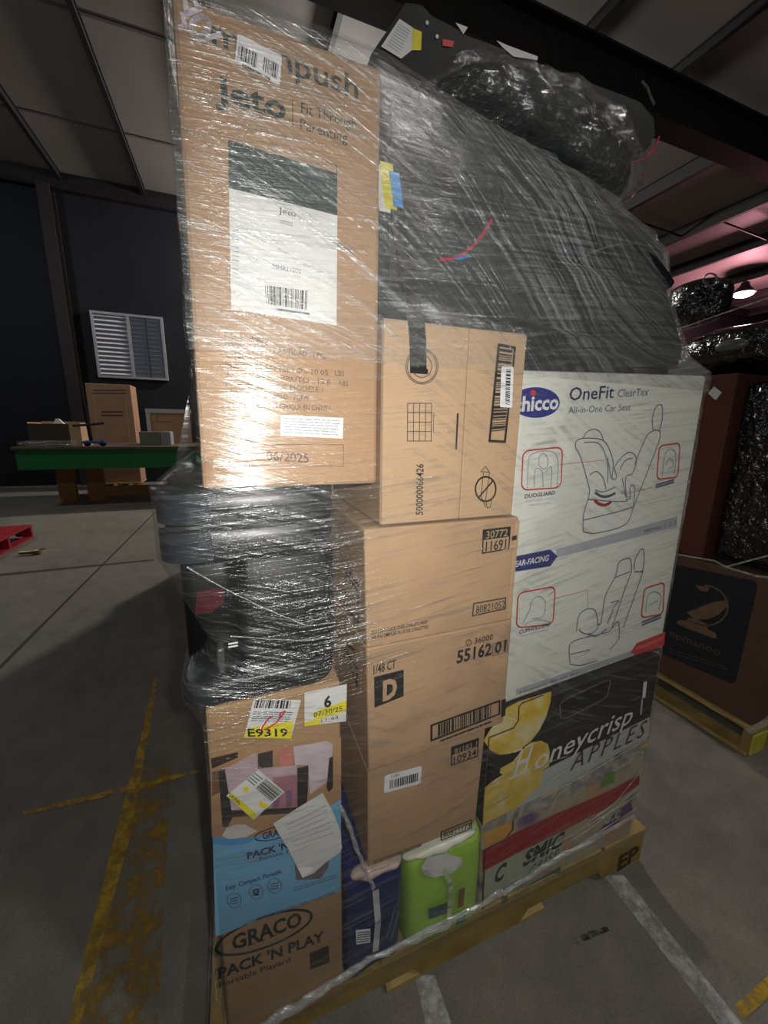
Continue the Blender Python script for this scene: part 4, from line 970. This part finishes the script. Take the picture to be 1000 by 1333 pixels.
for i in range(NZ-1):
    for k in range(NA):
        j = (k+1) % NA; f = bm.faces.new((grid[i][k], grid[i][j], grid[i+1][j], grid[i+1][k]))
        for lp, (kk, ii) in zip(f.loops, ((k, i), (k+1, i), (k+1, i+1), (k, i+1))): lp[uvl].uv = (per(ii, kk), levels[ii])
bmT = bmesh.new(); uvT = bmT.loops.layers.uv.new('UVMap'); gT = []
iz = [i for i, z in enumerate(levels) if z > 1.5]
for i in iz:
    row = []
    for k in range(NA):
        th = 2*math.pi*k/NA; zr = levels[i] - (.05*math.sin(th*3+1)+.04*math.cos(th*2) if i == iz[0] else 0)*0
        Rr = RR[i][k]+.0125+.003*noise.noise(Vector((k*.1, i*.4, 9)))
        row.append(bmT.verts.new(L(SC+Rr*math.cos(th), DC+Rr*math.sin(th), zr)))
    gT.append(row)
for a in range(len(iz)-1):
    for k in range(NA):
        j = (k+1) % NA; f = bmT.faces.new((gT[a][k], gT[a][j], gT[a+1][j], gT[a+1][k]))
        for lp, (kk, ii) in zip(f.loops, ((k, iz[a]), (k+1, iz[a]), (k+1, iz[a+1]), (k, iz[a+1]))): lp[uvT].uv = (per(ii, kk)+1.7, levels[ii]+.4)
W = thing('stretch_wrap', 'clear streaky stretch film wound tightly around the whole pallet load', 'plastic wrap', L(0, .45, .10))
obj('film_sheet', bm, FILM, W, smooth=True)
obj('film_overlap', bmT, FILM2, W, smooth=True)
# roped film edge along the pallet with loose strands, and strands added as glints
def rope(pts_px, d, r, name='film_rope'):
    P = [on_d(x, y, d) for x, y in pts_px]; Q = []
    for a, b in zip(P, P[1:]):
        for k in range(6): Q.append(a.lerp(b, k/6) + Vector((random.uniform(-1, 1), random.uniform(-1, 1), random.uniform(-1, 1)))*r*.35)
    Q.append(P[-1]); return obj(name, tube(Q, [r*random.uniform(.6, 1.2) for _ in Q], 7), FILMR, W, smooth=True)
rope([(318, 1350), (400, 1300), (470, 1255), (520, 1232), (580, 1205), (622, 1180), (655, 1160)], -.014, .008)
rope([(340, 1345), (430, 1285), (500, 1240), (600, 1190)], -.013, .005)
rope([(655, 1162), (720, 1120), (790, 1082), (826, 1062)], -.005, .006)
rope([(443, 1050), (462, 1095), (474, 1130), (486, 1155)], -.012, .005)
for q_ in ([(688, 1120), (760, 1078), (832, 1034)], [(700, 1042), (770, 1004), (842, 962)], [(660, 1150), (740, 1108), (829, 1052)], [(720, 1108), (770, 1078), (835, 1022)], [(760, 1075), (800, 1046), (838, 1000)], [(636, 1022), (690, 1000), (740, 984)]):
    rope(q_, .008, .0011, 'film_strand')  # thin strands added to imitate streaky glints over the apple cartons
rope([(243, 738), (290, 765), (340, 790), (400, 815), (437, 810)], -.010, .0012, 'film_strand')
rope([(300, 828), (350, 832), (400, 834), (440, 828)], -.010, .0011, 'film_strand')

# ================================================================ pallet load standing to the right
NP = pallet('pallet', 'wooden pallet with a yellow corner under the dark load on the right', 1.505, 2.7, .15, 1.20, WOOD, WOODY)
obj('corner_block', box(1.50, 1.60, .142, .149, .02, .12, .002, 1), mat('yellow_block', lin(206, 196, 70), .7, .15, 20), NP)
N1 = thing('swing_carton', 'brown carton with a black printed panel on the right-hand pallet', 'box', L(2.0, .55, .141))
obj('body', box(1.525, 2.1, .17, .86, .141, .80, .006), CARDD, N1)
nf = Face(N1, 's', 1.525)
npn = poly(nf, rrect([(846, 728), (988, 757), (957, 892), (848, 845)], .06), mat('charcoal_print', lin(40, 42, 50), .45, .1, 20), 'printed_panel', 1)
BRN = mat('brown_print2', lin(128, 100, 78), .6)
strokes(nf, [ell(918, 788, 30, 26, 24, .2, -100, 120)], 2, BRN, 'printed_arc', 2, parent=npn)
poly(nf, [(894, 797), (905, 793), (925, 785), (949, 780), (946, 790), (936, 800), (922, 806), (905, 806)], BRN, 'printed_seat', 2, parent=npn)
poly(nf, [(906, 762), (924, 764), (922, 770), (912, 769)], BRN, 'printed_canopy', 2, parent=npn)
poly(nf, [(881, 809), (886, 807), (894, 808), (897, 804), (908, 806), (920, 812), (922, 819), (932, 824), (934, 830), (930, 831), (900, 820), (884, 813)], BRN, 'printed_base', 2, parent=npn)
text(nf, 'nomanoo', (872, 828), (938, 854), 9, mat('dim_brown_print', lin(96, 76, 62), .6), bold=.01, layer=2, parent=npn)
dense_lines(nf, [(870, 842), (950, 868), (948, 874), (870, 850)], 2, MATS['dim_brown_print'], 1, layer=2, parent=npn)
N2 = single('tall_carton', box(1.56, 2.05, .50, .95, .801, 1.66, .006), CARDR, 'tall reddish brown carton on the right-hand load with a small white sticker', 'box', L(1.8, .72, .801))
n2f = Face(N2, 's', 1.56)
def child_poly(o, fc, pts, m, nm, layer=1): return poly(fc, pts, m, nm, layer, parent=o)
st = child_poly(N2, n2f, [(930, 503), (940, 511), (932, 521), (922, 512)], PAPER, 'white_sticker')
GLB = mat('glossy_black_wrap', lin(16, 17, 19), .2, .2, 20, spec=.8, bump=1.0, bscale=22, coat=.6)
for n_ in GLB.node_tree.nodes:
    if n_.type == 'BUMP': n_.inputs['Distance'].default_value = .035
N3 = single('wrapped_carton', jitter(subd(box(1.60, 2.4, .18, .49, .812, 1.62, .03, 2), 5), .008, 14, 2), GLB, 'glossy black film-wrapped carton at the right edge above the printed carton', 'box', L(2.0, .33, .802), smooth=True)
def bag(name, label, a, seed, amp=.03):
    return single(name, rounded(*a, 3, 40, 24, amp, 7, seed), GLB, label, 'bag', L((a[0]+a[1])/2, (a[2]+a[3])/2, a[4]), 'black bags on the right-hand load', smooth=True)
bag('wrapped_bundle', 'glossy black film-wrapped bundle on top of the right-hand load', (1.55, 2.5, .14, .92, 1.662, 1.90), 3, .02)
b2 = bag('wrapped_bundle', 'smaller dark wrapped bundle with a wire ring atop the right-hand load', (1.60, 1.76, .66, .98, 1.918, 2.13), 6, .008)
obj('wire_ring', tube([on_s(925+9*math.cos(t*.35), 364+8*math.sin(t*.35), 1.61) for t in range(19)], .004, 6), MATS['steel_wire'], b2)
bag('wrapped_bundle', 'rounded dark wrapped bundle before the pink lamp on the right-hand load', (1.9, 2.5, .16, .6, 1.905, 2.00), 11, .008)
hz = single('seat_frame', rounded(1.475, 1.515, .45, .57, 1.745, 1.79, 2.4, 24, 12, .006, 12, 2), mat('grey_plastic', lin(92, 94, 92), .35, .15, 14), 'grey plastic handle loop poking out of the right-hand black bundle', 'handle', L(1.485, .5, 1.72), smooth=True)
NW = thing('stretch_wrap', 'loose clear film around the neighbouring right-hand load', 'plastic wrap', L(2.0, .5, .9))
def nrope(px, s, r): 
    P = [on_s(x, y, s) for x, y in px]; return obj('film_strand', tube(P, r, 6), FILMR, NW, smooth=True)
nrope([(884, 722), (930, 730), (945, 738), (985, 750), (1005, 752)], 1.515, .004); nrope([(945, 738), (975, 730), (1005, 722)], 1.515, .004)
nrope([(975, 952), (990, 945), (1005, 934)], 1.495, .012)
nrope([(878, 430), (930, 412), (1000, 388)], 1.53, .003)

# ================================================================ hidden load further back (casts the shadow over the near floor)
HP = pallet('pallet', 'wooden pallet of the load standing behind the wrapped one', -.92, .2, 2.9, 4.0, WOOD, WOOD)
hx = 0
for k, (a, b, c, d_, z0, z1, lb) in enumerate(((-.82, -.36, 2.92, 3.9, .141, 1.0, 'large plain carton low on the hidden pallet, left'), (-.35, .18, 2.92, 3.9, .141, 1.0, 'large plain carton low on the hidden pallet, right'), (-.74, .18, 2.93, 3.88, 1.001, 1.9, 'very wide plain carton on top of the hidden pallet load'))):
    single('plain_carton', box(a, b, c, d_, z0, z1, .006), CARDD, lb, 'box', L((a+b)/2, (c+d_)/2, z0))

# ================================================================ work table and things at the back left
def tq(x, y, d): return loc(on_d(x, y, d))
TB = thing('work_table', 'long green-fronted work table on wooden legs by the back wall', 'table', L(-2.4, 8.0, 0))
obj('front_apron', box(-3.79, -.55, 7.28, 7.34, .66, .985, .004), GREENP, TB)
obj('side_apron', box(-3.79, -3.73, 7.34, 8.9, .66, .985, .004), GREENP, TB)
obj('table_top', box(-3.82, -.5, 7.24, 8.95, .986, 1.03, .004), mat('worn_table_top', lin(96, 84, 70), .6, .2, 5), TB)
for s in (-3.42, -2.98, -1.0):
    obj('leg', box(s-.13, s+.13, 7.95, 8.08, 0, .985, .004), TAN, TB)
obj('stretcher', box(-2.85, -1.13, 7.97, 8.06, .08, .26, .004), TAN, TB)
zt = 1.0305
def tcart(name, label, px0, px1, d, dep, ztop_px, m):
    a = tq(px0, 580, d)[0]; b = tq(px1, 580, d)[0]; zz = tq((px0+px1)/2, ztop_px, d)[2]
    return thing(name, label, 'box', L((a+b)/2, d+dep/2, zt)), a, b, zz
oc, a, b, zz = tcart('open_carton', 'open carton with dark side and tan interior on the green table', 40, 108, 7.5, .55, 550, CARD)
DK = mat('olive_card', lin(70, 62, 48), .8)
obj('front_panel', box(a, b-.16, 7.5, 7.506, zt, zz-.02), DK, oc); obj('back_panel', box(a, b, 8.04, 8.046, zt, zz+.02), CARD, oc)
obj('side_panel', box(a, a+.006, 7.506, 8.04, zt, zz), CARD, oc); obj('side_panel', box(b-.006, b, 7.506, 8.04, zt, zz), CARD, oc)
obj('front_flap', box(b-.158, b, 7.5, 7.506, zt, zz), CARD, oc); obj('bottom_panel', box(a+.007, b-.007, 7.508, 8.038, zt, zt+.006), CARD, oc)
ws = tq(75, 545, 7.8)
single('paper_bag', loft([[L(ws[0]-.13, 7.75, zt+.007), L(ws[0]+.16, 7.75, zt+.007), L(ws[0]+.16, 7.9, zt+.007), L(ws[0]-.13, 7.9, zt+.007)], [L(ws[0]-.1, 7.77, ws[2]-.16), L(ws[0]+.14, 7.77, ws[2]-.16), L(ws[0]+.14, 7.88, ws[2]-.16), L(ws[0]-.1, 7.88, ws[2]-.16)], [L(ws[0]-.03, 7.8, ws[2]), L(ws[0]+.01, 7.8, ws[2]), L(ws[0]+.01, 7.84, ws[2]), L(ws[0]-.03, 7.84, ws[2])]]), PAPERW, 'white paper cone sticking out of the open carton', 'paper', L(ws[0], 7.82, zt+.007))
a, b = tq(18, 580, 7.35)[0], tq(106, 580, 7.35)[0]
single('plastic_bag', rounded(a+.05, b, 7.26, 7.47, zt, zt+.10, 2.4, 40, 16, .02, 12, 4), FILMX, 'flat clear plastic bag lying along the table front edge', 'bag', L((a+b)/2, 7.36, zt), smooth=True)
# tall carton standing on its own small pallet behind the table
a, b = tq(116, 540, 9.4)[0], tq(174, 540, 9.4)[0]; zz = tq(145, 500, 9.4)[2]
SP = thing('small_pallet', 'small wooden pallet under the tall carton by the wall', 'pallet', L((a+b)/2, 9.65, 0))
for k in range(3): obj('stringer', box(a+.05+(b-a-.2)*k/2, a+.13+(b-a-.2)*k/2, 9.36, 9.95, 0, .12), WOOD, SP)
obj('deck_board', box(a, b, 9.34, 9.97, .12, .145), WOOD, SP)
TC = thing('tall_carton', 'tall brown printed carton standing behind the green table under the window', 'box', L((a+b)/2, 9.65, .146))
obj('body', box(a, b, 9.4, 9.92, .146, zz, .01), mat('carton_dim', lin(172, 136, 108), .8, .08, 5), TC)
tcf = Face(TC, 'd', 9.4)
strokes(tcf, [[(121, 501), (128, 577)], [(162, 501), (169, 577)]], 1, mat('tape_pale', lin(190, 160, 134), .5), 'tape_strip', 2)
DP = mat('dim_print', lin(96, 72, 56), .7)
dense_lines(tcf, [(132, 534), (160, 534), (160, 543), (132, 543)], 2, DP, 2.4); dense_lines(tcf, [(120, 506), (165, 506), (165, 514), (120, 514)], 2, DP, 1.6)
# framed board and small cartons at the right end of the table
a, b = tq(192, 560, 8.6)[0], tq(250, 560, 8.6)[0]; zz = tq(200, 532, 8.6)[2]
FB = thing('framed_board', 'white-framed tan board standing at the back of the table', 'board', L((a+b)/2, 8.62, zt))
WF = mat('white_frame', lin(206, 206, 200), .5)
obj('panel', box(a+.04, b-.02, 8.62, 8.64, zt, zz-.08), CARD, FB); obj('frame_rail', box(a, b, 8.58, 8.66, zz-.08, zz), WF, FB); obj('frame_post', box(a, a+.07, 8.6, 8.66, zt, zz-.081), WF, FB)
strokes(Face(FB, 'd', 8.618), [[(199, 549), (224, 549)], [(204, 538), (206, 549)]], .7, DP, 'panel_seam', 1)
for x0, x1, yt, m, lb in ((182, 210, 562, mat('grey_green_card', lin(120, 124, 112), .7), 'grey-green carton on the right half of the green table'), (210, 223, 562, mat('grey_card', lin(150, 154, 158), .7), 'narrow pale grey carton beside the grey-green one on the table')):
    a, b = tq(x0, 575, 7.7)[0], tq(x1, 575, 7.7)[0]; zz = tq(x0, yt, 7.7)[2]
    single('small_carton', box(a, b-.005, 7.7, 8.1, zt, zz, .004), m, lb, 'box', L((a+b)/2, 7.9, zt), 'small cartons on the table')
# kick scooter standing on the table
sx = tq(119, 575, 7.36)[0]
KS = thing('kick_scooter', 'black and blue folding kick scooter standing on the green table', 'scooter', L(sx, 7.36, zt))
hz_ = tq(118, 553, 7.36)[2]
BK = mat('scooter_black', lin(18, 18, 20), .4)
obj('stem', tube([L(sx, 7.36, zt+.08), L(sx-.03, 7.38, hz_+.32)], .03, 8), BK, KS)
obj('handlebar', tube([L(sx-.22, 7.34, hz_-.02), L(sx, 7.34, hz_), L(sx+.22, 7.34, hz_+.03)], .02, 8), BK, KS)
obj('deck', box(sx-.12, sx+.2, 7.3, 7.42, zt+.05, zt+.09, .01), mat('scooter_blue', lin(60, 90, 150), .4), KS)
for dx in (-.06, .16):
    obj('wheel', tube([L(sx+dx, 7.34, zt+.05), L(sx+dx, 7.38, zt+.05)], .049, 14), BK, KS)
# red pallet at the left edge
RP = pallet('red_pallet', 'red painted pallet lying at the left edge of the floor', -4.1, -2.95, 4.25, 5.35, REDP, REDP, boards=9, h=.16)
single('hand_cart_post', box(-3.75, -3.6, 5.6, 5.75, 0, .9, .02), mat('dark_post', lin(24, 24, 26), .5), 'dark upright post at the left edge behind the red pallet', 'post', L(-3.67, 5.67, 0))
q = fl(44, 722)
br = thing('brass_coupling', 'small brass hose coupling on the floor beside the red pallet', 'coupling', L(q[0], q[1], 0))
BRS = mat('brass', lin(150, 130, 90), .35, metal=.7)
obj('body', tube([L(q[0]-.12, q[1], .03), L(q[0]-.02, q[1], .03), L(q[0]+.02, q[1], .03), L(q[0]+.06, q[1], .03)], [.018, .02, .03, .03], 10), BRS, br)
obj('lever', tube([L(q[0]+.04, q[1], .055), L(q[0]+.1, q[1]+.03, .05)], .01, 6), BRS, br)
